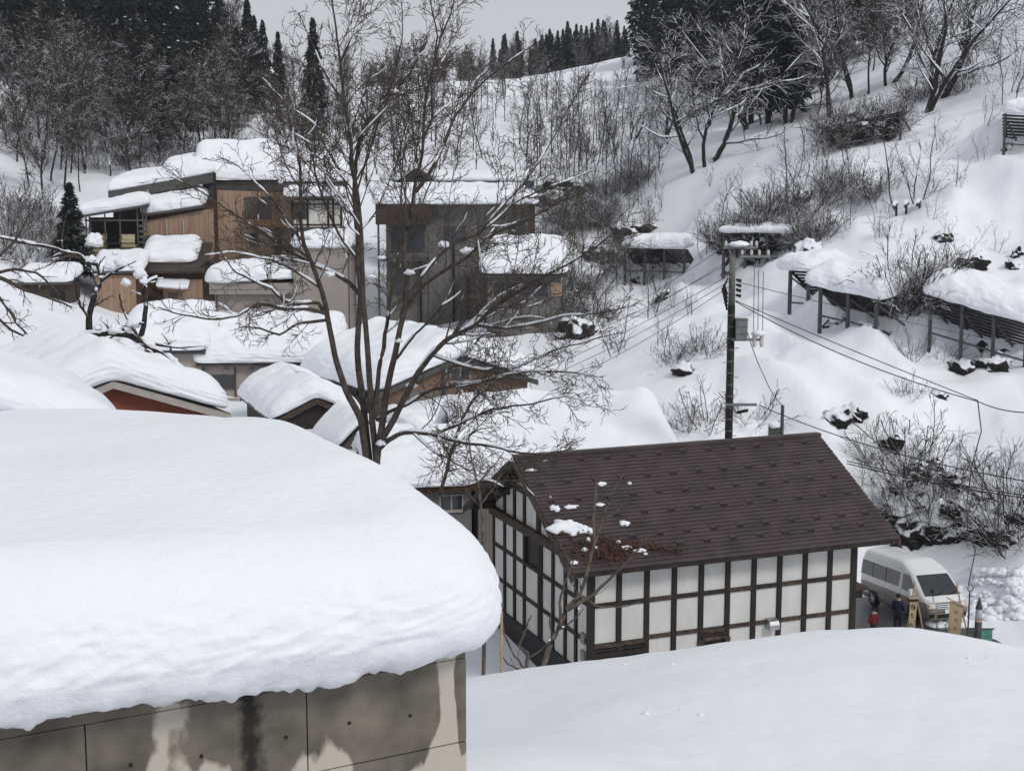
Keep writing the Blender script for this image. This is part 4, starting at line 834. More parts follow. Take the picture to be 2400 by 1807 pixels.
# ---------------------------------------------------------------- utility pole and wires
M['pole_grey'] = mat('pole_grey', (.16, .155, .15), .8, .15, 6); M['pole_black'] = mat('pole_black', (.014, .013, .013), .6, .3, 8)
M['insulator'] = mat('insulator', (.6, .58, .55), .35, .1, 5); M['wire'] = mat('wire', (.03, .03, .033), .6, .1)
pb = P(1712, 830, 58.0); PX, PY = pb[0], pb[1]; pg = gz(PX, PY)-.5
up = thing('utility_pole', 'tall black-wrapped utility pole with transformer box and crossarms', 'utility pole', (PX, PY, pg))
def pz(py): return P(1712, py, PY)[2]-pg
def pxm(px, py=700): return P(px, py, PY)[0]-PX
ztop = pz(577)
MB().lathe([(.175, 0), (.155, pz(716))], 16).build('wrapped_shaft', M['pole_black'], up, True)
MB().lathe([(.145, pz(716)), (.115, ztop)], 16).build('shaft', M['pole_grey'], up, True)
for k in range(11): MB().lathe([(.178-.0018*k, pz(1010-k*27)), (.178-.0018*k, pz(1010-k*27)+.05)], 14).build('band', M['pole_grey'], up)
for k in range(16): MB().obox(((.17 if k % 2 else -.17), 0, 3+k*.62), ((.34 if k % 2 else -.34), 0, 3+k*.62), .025, .025).build('step_bolt', M['grey_metal'], up)
for (a, b, y, dy) in ((1692, 1772, 580, -.16), (1729, 1802, 601, -.2), (1716, 1788, 795, -.24)):
    MB().box(pxm(a), pxm(b), dy-.05, dy+.04, pz(y)-.05, pz(y)+.05).build('crossarm', M['grey_metal'], up)
MB().obox((pxm(1705), -.16, pz(583)), (-.05, -.14, pz(610)), .04, .04).build('arm_stay', M['grey_metal'], up)
ins = MB().lathe([(.03, 0), (.07, .03), (.05, .07), (.075, .1), (.05, .14), (.06, .18), (.02, .22)], 10).mesh('insulator', M['insulator'], True)
for px, y in ((1697, 577), (1756, 577), (1768, 577), (1735, 597), (1757, 598), (1775, 598), (1796, 598), (1769, 792), (1785, 792)):
    link('insulator', ins, up, (pxm(px), -.19, pz(y)))
tr = MB().box(pxm(1724), pxm(1750), -.42, .1, pz(794), pz(749)).build('transformer_box', M['grey_metal'], up)
MB().box(pxm(1723), pxm(1751), -.44, .12, pz(749)+.002, pz(749)+.05).build('lid', M['pole_grey'], tr)
for y in (765, 781): MB().box(pxm(1724)-.01, pxm(1750)+.01, -.435, -.4, pz(y), pz(y)+.03).build('rib', M['pole_grey'], tr)
for k in range(5):                             # bundle of black cable closures
    MB().tube([(-.18-.06*k, -.1, pz(652)-.1*k), (-.34-.03*(k % 2), -.15, pz(668)-.12*k), (-.2, -.12, pz(690)-.16*k)], .045, 6).build('cable_loop', M['pole_black'], up, True)
for k in range(4): MB().tube([(.16, -.05, pz(655+k*12)), (.36, -.12, pz(658+k*12))], [.05, .075], 6).build('cable_end', M['pole_black'], up, True)
for px in (1768, 1785): MB().lathe([(.05, 0), (.09, .1), (.09, .45), (.05, .5)], 10, (pxm(px), -.25, pz(812))).build('cutout_switch', M['insulator'], up)
def blob(name, p, r, parent=None, sx=1.3, sz=.7, seed=0, m='snow_cap', amp=.35, nu=14, nv=9, fr=1.6):
    th = np.linspace(0, math.pi, nv)[:, None]; ph = np.linspace(0, 2*math.pi, nu, endpoint=False)[None]
    d = np.stack([np.sin(th)*np.cos(ph), np.sin(th)*np.sin(ph), np.cos(th)+0*ph], -1)
    rr = 1+amp*fbm(d[..., 0]*fr+seed, d[..., 1]*fr, d[..., 2]*fr+seed*.7, 3)
    V = d*rr[..., None]*r*np.array([sx, sx*.85, sz]); V[..., 2] = np.where(V[..., 2] < 0, V[..., 2]*.55, V[..., 2])
    return link(name, gridmesh(name, V, M[m], wrap=True), parent, p)
blob('snow', (pxm(1732, 575), -.1, pz(574)), .26, up, 1.7, .6, 1); blob('snow', (pxm(1777), -.25, pz(782)), .2, up, 1.5, .8, 2)
MB().box(pxm(1706), pxm(1778), -.22, -.12, pz(950), pz(944)).build('lamp_arm', M['grey_metal'], up)
MB().obox((pxm(1732), -.3, pz(964)), (pxm(1753), -.55, pz(957)), .16, .12).build('street_lamp_head', M['pole_black'], up)
def wire(pts, label, r=.013, sag=0.0, n=20, name='overhead_wire', grp='overhead wires', beads=False):
    pts = [np.array(p, float) for p in pts]; o = pts[0]; out = []
    for a, b in zip(pts[:-1], pts[1:]):
        for k in range(n+1):
            u = k/n; q = a+(b-a)*u; q[2] -= sag*4*u*(1-u); out.append(q-o)
    m_ = MB().tube(out, r, 4)
    ob = link(name, m_.mesh(name, M['wire']), None, o); tag(ob, label, 'wire', grp)
    if beads:
        bd = MB()
        for k in range(3, len(out)-1): bd.obox(out[k]-np.array([0, 0, .03]), out[k]-np.array([0, 0, .13]), .045, .045)
        bd.build('spiral_hanger', M['wire'], ob)
W0 = lambda px, py, dy=-.2: (PX+pxm(px, py), PY+dy, pg+pz(py))
for k, (a, b, e) in enumerate((((1697, 577), (1250, 842), 78), ((1756, 577), (1290, 846), 80), ((1735, 600), (1330, 800), 84), ((1714, 640), (1235, 880), 70), ((1713, 655), (1265, 890), 69), ((1712, 668), (1300, 905), 68))):
    wire([W0(*a), P(b[0], b[1], e)], 'overhead wire slanting to the snowy roofs, tied to '+('the left end of the top crossarm', 'the right half of the top crossarm', 'the short second crossarm', 'the pole just above the cable loops', 'the pole beside the cable loops', 'the pole below the cable loops')[k], sag=.25)
q1 = P(2292, 941, 50)
wire([W0(1722, 706), q1, P(2520, 946, 46)], 'thick overhead cable from the pole to the hanging drop wire', .02, .35)
wire([W0(1722, 704), P(2292, 939, 50.2)], 'thin overhead cable above the thick one on the hillside', .018, .05)
wire([W0(1725, 660), P(2520, 830, 90)], 'fine wire passing before the snow fences', .014, .2)
wire([W0(1777, 948, -.17), P(2420, 1130, 44)], 'spiral-hung cable running from the lamp arm over the snowbank', .02, .35, 70, beads=True)
for e in (0, 6): wire([P(1985, 1080+e, 54), P(2430, 1165+e, 46)], 'twin cable behind the slate roof verge', .02, .1)
wire([q1+np.array([0, 0, -.02]), P(2300, 1010, 51), P(2278, 1090, 52), P(2266, 1180, 53), P(2268, 1240, 53), P(2286, 1290, 53), P(2270, 1370, 52)], 'loose drop wire hanging down to the ringed post', .022, 0, 6)
wire([W0(1742, 752), P(1790, 880, 60), P(1833, 950, 62)], 'slack service wire to the small grey stub post', .02, .15)
for k, px in enumerate((1766, 1776, 1787)): wire([W0(px, 628+k*4), W0(px-2, 790)], 'upright jumper wire beside the transformer', .014, 0, 4, 'jumper_wire', 'jumper wires on the pole')
sp_ = P(1833, 1000, 62); st_ = thing('stub_post', 'short grey stub post with snow knob rising behind the slate roof', 'post', (sp_[0], sp_[1], gz(sp_[0], sp_[1])-.3))
MB().lathe([(.08, 0), (.08, P(1833, 950, 62)[2]-st_.location.z)], 8).build('shaft', M['fence_post'], st_)
MB().box(-.6, -.1, -.1, .1, P(1833, 1018, 62)[2]-st_.location.z-.5, P(1833, 1000, 62)[2]-st_.location.z).build('terminal_box', M['fence_post'], st_)
blob('snow', (-.35, 0, P(1833, 998, 62)[2]-st_.location.z), .25, st_, 1.1, .9, 5)

# ---------------------------------------------------------------- road, van, people, signs
M['asphalt'] = mat('wet_asphalt', (.045, .047, .052), .35, .3, 1.2, .2, 60)
def roadz(x, y): return -.35+.075*((x-14.75)*.26-(y-56.7)*.966)
rg_ = MB(); xs_ = np.linspace(12.6, 17.2, 12); ys_ = np.linspace(49.8, 58.6, 20)
V = np.array([[(x+.35*(56-y)*.5+.3*noise3(y*.7, x, 2), y+.3*noise3(x*.9, y*.3, 5), roadz(x+.35*(56-y)*.5, y)+.02+.015*noise3(x, y, 3)) for x in xs_] for y in ys_])
tag(link('road', gridmesh('road', V, M['asphalt'])), 'wet cleared asphalt under the van', None, None, 'structure')
M['van_white'] = mat('van_white', (.68, .69, .70), .25, .03, 1, spec=.5); M['van_taupe'] = mat('van_taupe', (.20, .175, .15), .3, .05, 1, spec=.5)
M['chrome'] = mat('chrome', (.75, .75, .76), .15, .05, 1, metal=.9); M['tyre'] = mat('tyre', (.015, .015, .015), .8, .2)
M['lamp_glass'] = mat('lamp_glass', (.55, .57, .58), .1, .3, 12); M['amber'] = mat('amber', (.6, .2, .03), .3, .1)
hd = np.array([.26, -.9656]); vc = np.array([15.3, 57.0])+hd*1.5+np.array([.9656, .26])*.83
van = thing('parked_van', 'white and taupe high-roofed passenger van parked on wet asphalt', 'van', (vc[0], vc[1], roadz(*vc)+.03), math.atan2(hd[1], hd[0]))
van.rotation_euler = (0, -math.atan(.075), math.atan2(hd[1], hd[0])); van.rotation_mode = 'XYZ'
ZL_ = [(.22, -2.60, 2.55, .86), (.28, -2.66, 2.66, .91), (.55, -2.69, 2.70, .935), (.72, -2.69, 2.68, .94), (.90, -2.68, 2.62, .94), (1.02, -2.67, 2.50, .935), (1.10, -2.665, 2.36, .93), (1.30, -2.65, 2.10, .915), (1.55, -2.63, 1.80, .89), (1.80, -2.60, 1.50, .86), (1.90, -2.58, 1.36, .845), (2.05, -2.54, 1.05, .80), (2.17, -2.47, .72, .74), (2.25, -2.36, .50, .64), (2.285, -2.15, .25, .48), (2.29, -1.9, 0, .3)]
zs = np.array([q[0] for q in ZL_]); xr = np.array([q[1] for q in ZL_]); xf = np.array([q[2] for q in ZL_]); hwv = np.array([q[3] for q in ZL_])
def van_loops(za, zb, n):
    out = []
    for z in np.linspace(za, zb, n):
        a, b, w = np.interp(z, zs, xr), np.interp(z, zs, xf), np.interp(z, zs, hwv)
        p, Lp = rrect((b-a)/2, w, .22, 10); t = np.linspace(0, 1, 96, endpoint=False)*Lp[-1]
        out.append(np.stack([np.interp(t, Lp, p[:, 0])+(a+b)/2, np.interp(t, Lp, p[:, 1]), np.full(96, z)], -1))
    return out
lo = van_loops(.22, .93, 20); hi_ = van_loops(.931, 2.29, 50)
bd = np.array([np.repeat(lo[0].mean(0)[None], 96, 0)]+lo); link('lower_body', gridmesh('lower_body', bd, M['van_taupe'], wrap=True), van)
bd = np.array(hi_+[np.repeat(hi_[-1].mean(0)[None], 96, 0)]); link('upper_body', gridmesh('upper_body', bd, M['van_white'], wrap=True), van)
def side_patch(name, poly_top, poly_bot, s, m, off=.008, n=10, par=None):   # strip between two edges, each ((x0,z0),(x1,z1))
    V = []
    for k in range(n+1):
        u = k/n; (a0, a1), (b0, b1) = poly_bot, poly_top
        V.append([(a0[0]+(a1[0]-a0[0])*v+u*((b0[0]+(b1[0]-b0[0])*v)-(a0[0]+(a1[0]-a0[0])*v)), 0, a0[1]+(a1[1]-a0[1])*v+u*((b0[1]+(b1[1]-b0[1])*v)-(a0[1]+(a1[1]-a0[1])*v))) for v in np.linspace(0, 1, 12)])
    V = np.array(V); V[..., 1] = s*(np.interp(V[..., 2], zs, hwv)+off)
    return link(name, gridmesh(name, V, M[m]), par or van)
def front_patch(name, y0, y1, z0, z1, m, off=.01, yt=None, n=10, par=None):
    V = []
    for k in range(n+1):
        u = k/n; z = z0+(z1-z0)*u; a, b = (y0, y1) if yt is None else (y0+(yt[0]-y0)*u, y1+(yt[1]-y1)*u)
        V.append([(np.interp(z, zs, xf)+off, y, z) for y in np.linspace(a, b, 12)])
    V = np.array(V); w = np.interp(V[..., 2], zs, hwv); e = np.clip(np.abs(V[..., 1])-(w-.22), 0, .22); V[..., 0] -= .22-np.sqrt(np.clip(.0484-e*e, 0, 1))
    return link(name, gridmesh(name, V, M[m]), par or van)
for s in (1, -1):
    side_patch('side_window', ((-2.45, 1.80), (.62, 1.80)), ((-2.5, 1.20), (.50, 1.20)), s, 'glass')
    for x in (-1.55, -.5): side_patch('window_pillar', ((x-.02, 1.80), (x+.02, 1.80)), ((x-.02, 1.20), (x+.02, 1.20)), s, 'black', .012)
    d = side_patch('door_window', ((.80, 1.80), (1.32, 1.78)), ((.78, 1.16), (1.86, 1.14)), s, 'glass')
    for x0_, z0_, z1_ in ((.70, .5, 1.95), (-.52, .4, 1.95), (1.92, .55, 1.1)): side_patch('door_seam', ((x0_-.006, z1_), (x0_+.006, z1_)), ((x0_-.006, z0_), (x0_+.006, z0_)), s, 'black', .006)
    side_patch('side_strip', ((-2.3, .52), (1.05, .52)), ((-2.3, .48), (1.05, .48)), s, 'chrome', .012)
    for x in (.85, -.45): MB().box(x, x+.16, s*.945-.02, s*.945+.02, 1.0, 1.03).build('door_handle', M['chrome'], van)
    mi = MB().box(1.72, 1.86, s*.98-.0 if s > 0 else -1.2, 1.2 if s > 0 else -.98, 1.12, 1.36).build('wing_mirror', M['van_white'], van)
    MB().box(1.715, 1.72, s*1.09-.09, s*1.09+.09, 1.15, 1.33).build('mirror_glass', M['chrome'], mi)
    for x in (-1.50, 1.61):
        side_patch('wheel_arch', ((x-.40, .60), (x+.40, .60)), ((x-.42, .23), (x+.42, .23)), s, 'black', .004)
        wl = MB().lathe([(.2, -.1), (.32, -.1), (.335, -.06), (.335, .06), (.32, .1), (.2, .1)], 24).build('wheel', M['tyre'], van, True)
        wl.matrix_basis = Matrix.Translation((x, s*.87, .335-.03)) @ Matrix.Rotation(R(90), 4, 'X')
        MB().lathe([(.0, -.105*s), (.06, -.11*s), (.2, -.09*s), (.215, -.104*s), (.215, .0), (.0, .0)], 20).build('rim', M['chrome'], wl, True)
        for k in range(6):
            a = k*math.pi/3; MB().obox((.05*math.cos(a), .05*math.sin(a), -.112*s), (.2*math.cos(a), .2*math.sin(a), -.108*s), .045, .01, (0, 0, 1)).build('spoke', M['steel'], wl)
    hl = front_patch('headlight', s*.52, s*.90, .72, .92, 'lamp_glass', .014); front_patch('reflector', s*.58, s*.70, .76, .88, 'chrome', .02, par=hl); front_patch('indicator', s*.84, s*.89, .75, .88, 'amber', .02, par=hl)
    front_patch('fog_lamp', s*.62, s*.82, .36, .50, 'black', .012)
front_patch('windscreen', -.80, .80, 1.14, 1.82, 'glass', .012, (-.70, .70)); front_patch('grille', -.48, .48, .68, .90, 'black', .01)
for z in (.72, .79, .86): front_patch('grille_bar', -.5, .5, z-.02, z+.02, 'chrome', .022)
front_patch('emblem', -.07, .07, .755, .825, 'steel', .034); front_patch('air_intake', -.5, .5, .33, .47, 'black', .012); front_patch('number_plate', -.17, .17, .50, .67, 'white_paint', .03)
front_patch('bumper_line', -.9, .9, .555, .57, 'black', .008)
for y in (-.45, .15): MB().obox((2.34, y, 1.16), (2.22, y+.5, 1.24), .02, .02).build('wiper', M['black'], van)
for y in (-.5, 0, .5): MB().box(-2.1, -.2, y-.02, y+.02, 2.25-.25*abs(y)*.5, 2.30-.25*abs(y)*.6).build('roof_rib', M['van_white'], van)
MB().tube([(2.66, -.62, .95), (2.72, -.75, 1.35)], .015, 5).build('mirror_stalk', M['black'], van); blob('under_mirror', (2.72, -.75, 1.42), .09, van, 1, 1, 3, 'black', .05)
MB().tube([(-2.2, .84, 1.98), (0.6, .83, 1.99), (1.1, .80, 1.96)], .02, 5).build('rain_gutter', M['van_white'], van); MB().tube([(-2.2, -.84, 1.98), (0.6, -.83, 1.99), (1.1, -.80, 1.96)], .02, 5).build('rain_gutter', M['van_white'], van)
MB().box(-2.72, -2.66, -.85, .85, .4, .62).build('rear_bumper', M['van_taupe'], van)

# people: one continuous skinned body each
M['skin'] = mat('skin', (.5, .33, .25), .6, .1); M['hair'] = mat('hair', (.012, .01, .009), .7, .2); M['red_coat'] = mat('red_coat', (.16, .012, .02), .8, .2, 8, .3, 20); M['blue_coat'] = mat('blue_coat', (.012, .02, .055), .8, .2, 8, .3, 20)
M['trousers'] = mat('trousers', (.02, .022, .03), .85, .2); M['fur'] = mat('fur', (.45, .36, .30), .95, .3, 30, .6, 60); M['shoe'] = mat('shoe', (.02, .018, .016), .7, .2)
def skinned(name, verts, edges, radii, m, parent, sub=2):
    me = bpy.data.meshes.new(name); me.from_pydata(verts, edges, []); me.materials.append(m)
    o = link(name, me, parent); md = o.modifiers.new('skin', 'SKIN'); sv = me.skin_vertices[0].data
    for i, r in enumerate(radii): sv[i].radius = (r, r) if not isinstance(r, tuple) else r
    for i in range(len(verts)): sv[i].use_root = (i == 0)
    md.use_smooth_shade = True; sb = o.modifiers.new('sub', 'SUBSURF'); sb.levels = sub; sb.render_levels = sub
    dg = bpy.context.evaluated_depsgraph_get(); e = bpy.data.meshes.new_from_object(o.evaluated_get(dg)); o.modifiers.clear(); o.data = e
    e.polygons.foreach_set('use_smooth', [True]*len(e.polygons)); return o
def person(label, loc, rz, ht, coat, hood, arms):
    p = thing('person', label, 'person', loc, rz); k = ht/1.7
    v = [(0, 0, .95), (0, 0, 1.15), (0, 0, 1.38), (0, 0, 1.47), (0, -.01, 1.56), (0, -.02, 1.66)]; rd = [(.15, .11), (.145, .105), (.15, .1), .06, .085, .07]
    e = [(0, 1), (1, 2), (2, 3), (3, 4), (4, 5)]
    for s in (1, -1):
        n = len(v); v += [(s*.17, 0, 1.40), (s*.23, .02, 1.13), arms[0] if s > 0 else arms[1]]; rd += [.062, .05, .036]; e += [(2, n), (n, n+1), (n+1, n+2)]
        hnd = np.array(v[-1]); n2 = n+2; el = np.array(v[-2]); dv = hnd-el; dv /= np.linalg.norm(dv)
        v.append(tuple(hnd+dv*.08)); rd.append((.035, .02)); e.append((n2, len(v)-1)); pl_ = len(v)-1
        for q in range(4): v.append(tuple(hnd+dv*(.16+.01*(q in (1, 2)))+np.array([0, (q-1.5)*.02, -.01*q]))); rd.append(.009); e.append((pl_, len(v)-1))
        v.append(tuple(hnd+dv*.07+np.array([-s*.045, -.02, 0]))); rd.append(.011); e.append((n2, len(v)-1))
        n = len(v); v += [(s*.09, 0, .88), (s*.10, -.01, .48), (s*.10, .02, .08), (s*.10, -.13, .035)]; rd += [.085, .06, .042, .035]; e += [(0, n), (n, n+1), (n+1, n+2), (n+2, n+3)]
    sc_ = lambda q: tuple(np.array(q)*k)
    skinned('body', [sc_(q) for q in v], e, [tuple(np.array(r)*k) if isinstance(r, tuple) else r*k for r in rd], M['skin'], p)
    # clothing
    cv = [(0, 0, .80), (0, 0, 1.0), (0, 0, 1.2), (0, 0, 1.38), (0, 0, 1.46)]; cr = [(.20, .15), (.19, .14), (.18, .135), (.175, .12), .085]; ce = [(0, 1), (1, 2), (2, 3), (3, 4)]
    for s in (1, -1):
        n = len(cv); a = np.array(arms[0] if s > 0 else arms[1]); cv += [(s*.18, 0, 1.39), (s*.24, .02, 1.13), tuple(a)]; cr += [.085, .072, .058]; ce += [(3, n), (n, n+1), (n+1, n+2)]
    skinned('coat', [sc_(q) for q in cv], ce, [tuple(np.array(r)*k) if isinstance(r, tuple) else r*k for r in cr], M[coat], p)
    tv = [(0, 0, .92)]; tr_ = [(.15, .12)]; te = []
    for s in (1, -1):
        n = len(tv); tv += [(s*.09, 0, .85), (s*.10, -.01, .48), (s*.10, .02, .12)]; tr_ += [.105, .08, .068]; te += [(0, n), (n, n+1), (n+1, n+2)]
    skinned('trousers', [sc_(q) for q in tv], te, [tuple(np.array(r)*k) if isinstance(r, tuple) else r*k for r in tr_], M['trousers'], p)
    for s in (1, -1): skinned('shoe', [sc_((s*.10, .05, .05)), sc_((s*.10, -.05, .045)), sc_((s*.10, -.15, .035))], [(0, 1), (1, 2)], [.055*k, .05*k, .04*k], M['shoe'], p)
    blob('hair', sc_((0, .025, 1.64)), .112*k, p, .95, 1.05, 4, 'hair', .12)
    for s in (1, -1):
        blob('eye', sc_((s*.032, -.098, 1.615)), .012*k, p, 1, 1, 1, 'hair', .02, 8, 6); blob('ear', sc_((s*.088, 0, 1.6)), .026*k, p, .5, 1.2, 1, 'skin', .05, 8, 6)
    blob('nose', sc_((0, -.115, 1.59)), .018*k, p, .8, 1.2, 1, 'skin', .05, 8, 6); MB().box(-.025*k, .025*k, -.108*k, -.095*k, 1.545*k, 1.555*k).build('mouth', M['red_coat'], p)
    if hood:
        tr2 = [(math.cos(a)*.12*k, math.sin(a)*.10*k+.02, 1.45*k+.03*math.sin(a)) for a in np.linspace(0, 2*math.pi, 14)]
        MB().tube(tr2, .05*k, 7).build('hood_trim', M['fur'], p, True)
    return p
q = P(2106, 1402, 52.2); person('person in dark navy coat standing beside the van', (q[0], q[1], roadz(q[0], q[1])+.03), R(150), 1.52, 'blue_coat', False, ((.20, -.16, .95), (-.20, -.16, 1.0)))
q = P(2048, 1437, 51.2); person('person in dark red coat with pale fur collar near the house corner', (q[0], q[1], roadz(q[0], q[1])+.03), R(200), 1.22, 'red_coat', True, ((.24, -.06, .88), (-.24, -.06, .88)))
# sign boards
M['raw_wood'] = mat('raw_wood', (.42, .31, .20), .8, .15, 6, .2, 30, stretch=(4, 4, .5)); M['ink'] = mat('ink', (.02, .017, .015), .8, .1)
def ground_or_road(x, y): return max(gz(x, y), roadz(x, y) if 49 < y < 59 and 12 < x < 19 else -9)
q = P(2138, 1409, 51.0); g0 = ground_or_road(q[0], q[1]); sgn = thing('sign_board', 'tapering wooden sign board with brushed characters on a rough pole tripod', 'sign', (q[0], q[1], g0), R(8))
hS = q[2]-g0
MB().add([(-.12, -.06, .0), (.10, -.06, 0), (.20, 0, hS), (-.08, 0, hS), (-.12, -.02, 0), (.10, -.02, 0), (.20, .04, hS), (-.08, .04, hS)], [(0,1,2,3),(7,6,5,4),(0,4,5,1),(1,5,6,2),(2,6,7,3),(3,7,4,0)]).build('board', M['raw_wood'], sgn)
MB().box(-.16, .24, -.04, .07, hS+.002, hS+.10).build('cap_board', M['ink'], sgn); MB().box(-.14, .22, -.06, .09, hS+.102, hS+.16).build('top_board', M['raw_wood'], sgn)
for a, b in (((-.2, .1, 0), (.1, .03, hS+.75)), ((.62, .12, 0), (.06, .06, hS+.55)), ((.15, .5, 0), (.08, .08, hS+.7))): MB().tube([a, ((a[0]+b[0])/2+.02, (a[1]+b[1])/2, (a[2]+b[2])/2), b], [.035, .03, .022], 6).build('pole', M['raw_wood'], sgn)
strokes = [[(-.04, .0, .02, -.2), (.04, .02, .04, -.12), (.1, .0, .11, -.2), (.07, -.06, .15, -.08), (.1, -.1, .06, -.18), (.11, -.1, .15, -.17)], [(.04, 0, .05, -.15), (.05, -.16, .12, -.13), (.0, -.04, .1, -.05)], [(.05, 0, .0, -.16), (.02, -.09, .08, -.08), (.08, -.08, .1, -.17), (.1, -.17, .14, -.13)], [(.0, -.05, .1, -.04), (.05, 0, .05, -.18)]]
for i, chs in enumerate(strokes):
    for (x0_, z0_, x1_, z1_) in chs:
        zz = hS-.12-i*.34; yy = lambda z: -.064+.06*(z/hS)
        sh = -.02-.03*i
        MB().obox((x0_+sh, yy(zz+z0_), zz+z0_), (x1_+sh, yy(zz+z1_), zz+z1_), .03, .006, (0, -1, 0)).build('character_stroke', M['ink'], sgn)
q = P(2240, 1408, 51.0); g0 = ground_or_road(q[0], q[1]); s2 = thing('sign_board', 'tall plain plank sign board with slanted top beside the cone lamp', 'sign', (q[0], q[1], g0), R(4)); hS = q[2]-g0
MB().add([(-.27, -.05, 0), (.2, -.05, 0), (.29, 0, hS-.22), (-.2, 0, hS), (-.27, -.01, 0), (.2, -.01, 0), (.29, .04, hS-.22), (-.2, .04, hS)], [(0,1,2,3),(7,6,5,4),(0,4,5,1),(1,5,6,2),(2,6,7,3),(3,7,4,0)]).build('board', M['raw_wood'], s2)
MB().obox((-.32, .02, hS+.12), (.36, .02, hS-.22), .16, .035).build('cap_board', M['raw_wood'], s2); MB().tube([(.62, .1, 0), (.35, .08, hS*.6), (.02, .06, hS+.65)], .028, 6).build('pole', M['raw_wood'], s2)
M['faint_ink'] = mat('faint_ink', (.22, .15, .10), .8, .1)
for i in range(5):
    for (x0_, z0_, x1_, z1_) in strokes[i % 4][:3]: MB().obox((x0_-.02-.012*i, -.05+.05*(hS-.35-i*.32)/hS-.008, hS-.35-i*.32+z0_*.8), (x1_-.02-.012*i, -.05+.05*(hS-.35-i*.32)/hS-.008, hS-.35-i*.32+z1_*.8), .025, .006, (0, -1, 0)).build('character_stroke', M['faint_ink'], s2)
# cone-topped lamp post, ringed post and green banner
M['lamp_dark'] = mat('lamp_dark', (.05, .05, .052), .6, .2, 4); M['lamp_lens'] = mat('lamp_lens', (.5, .52, .54), .2, .1, 3); M['green_cloth'] = mat('green_cloth', (.09, .26, .20), .9, .12, 3, .2, 20)
q = P(2296, 1398, 50.0); g0 = gz(q[0], q[1])-.1; lp = thing('lamp_post', 'dark lamp post with cone cap and clear ringed lens at the roadside', 'lamp post', (q[0], q[1], g0)); T_ = q[2]-g0
MB().lathe([(.13, 0), (.13, T_-.95)], 16).build('post', M['lamp_dark'], lp, True); MB().lathe([(.125, T_-.945), (.125, T_-.85)], 16).build('collar', M['raw_wood'], lp)
ln = MB().lathe([(.12, T_-.84), (.12, T_-.46)], 16).build('lens', M['lamp_lens'], lp, True)
for k in range(5): MB().lathe([(.126, T_-.83+k*.08), (.126, T_-.81+k*.08)], 16).build('lens_ring', M['grey_metal'], ln)
MB().lathe([(.135, T_-.455), (.13, T_-.42), (.01, T_)], 16).build('cone_cap', M['lamp_dark'], lp)
zr_ = P(2296, 1478, 50)[2]-g0
MB().box(-.42, -.12, -.06, .06, zr_-.06, zr_+.1).build('side_arm', M['lamp_dark'], lp); MB().box(.12, .58, -.02, .02, zr_+.06, zr_+.1).build('banner_rod', M['lamp_dark'], lp); blob('rod_end', (.58, 0, zr_+.08), .035, lp, 1, 1, 1, 'lamp_dark', .02)
n_ = 12; V = np.array([[(.14+.40*u, .02+.03*math.sin(u*5+v), zr_+.055-1.0*v) for u in np.linspace(0, 1, n_)] for v in np.linspace(0, 1, 10)]); V = np.concatenate([V, V[::-1]+np.array([0, .008, 0])], 0); link('banner', gridmesh('banner', V, M['green_cloth']), lp)
q = P(2273, 1385, 50.0); rp_ = thing('ringed_post', 'thin dark post with hoop on top joined to the lamp post', 'post', (q[0], q[1], gz(q[0], q[1])-.1)); T_ = q[2]-rp_.location.z
MB().tube([(0, 0, 0), (0, 0, T_)], [.035, .03], 8).build('shaft', M['lamp_dark'], rp_); MB().tube([(.02+.1*math.cos(a), 0, T_+.12+.13*math.sin(a)) for a in np.linspace(-1.8, 4.2, 16)], .018, 6).build('hoop', M['lamp_dark'], rp_)
# snow-covered hand rail by the house corner
q = P(2030, 1370, 52.5); ca = thing('entrance_canopy', 'small dark timber canopy at the far corner of the slate house', 'canopy', (q[0]-1.4, q[1]-.9, .2), FH.rz); T_ = q[2]-.2
MB().box(-.3, 1.3, -.3, 1.2, T_, T_+.12).build('canopy_roof', M['worn_timber'], ca); MB().box(-.1, 1.1, -.2, -.05, T_-.3, T_-.02).build('beam', M['dark_timber'], ca)
for x, y in ((.2, -.1), (.2, 1.0)): MB().box(x-.06, x+.06, y-.06, y+.06, -.3, T_).build('post', M['grey_wood'], ca)
# ---------------------------------------------------------------- trees
M['bark'] = barkmat('bark', (.075, .060, .050)); M['bark_dark'] = barkmat('bark_dark', (.030, .026, .024), .10, .5)
M['bark_snowy'] = barkmat('bark_snowy', (.050, .042, .037), .42, .42); M['twig'] = barkmat('twig', (.095, .075, .062))
M['twig_grey'] = barkmat('twig_grey', (.06, .048, .04), .03, .6); M['twig_brown'] = barkmat('twig_brown', (.047, .033, .026), .02, .62); M['pale_bark'] = barkmat('pale_bark', (.13, .105, .085))
M['twig_snowy'] = barkmat('twig_snowy', (.045, .036, .031), .16, .5)
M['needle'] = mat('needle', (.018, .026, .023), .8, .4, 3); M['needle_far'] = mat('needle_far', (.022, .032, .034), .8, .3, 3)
def unit(v): return v/(np.linalg.norm(v)+1e-9)
def poly(rg, p, d, Ln, m, wig, upb):
    pts = [p]; st = Ln/(m-1); d = unit(d)
    for _ in range(m-1):
        d = unit(d+rg.normal(0, wig, 3)+np.array([0, 0, upb])); p = p+d*st; pts.append(p)
    return np.array(pts)
def at(pts, t):
    s = t*(len(pts)-1); i = min(int(s), len(pts)-2); u = s-i
    return pts[i]*(1-u)+pts[i+1]*u, unit(pts[i+1]-pts[i])
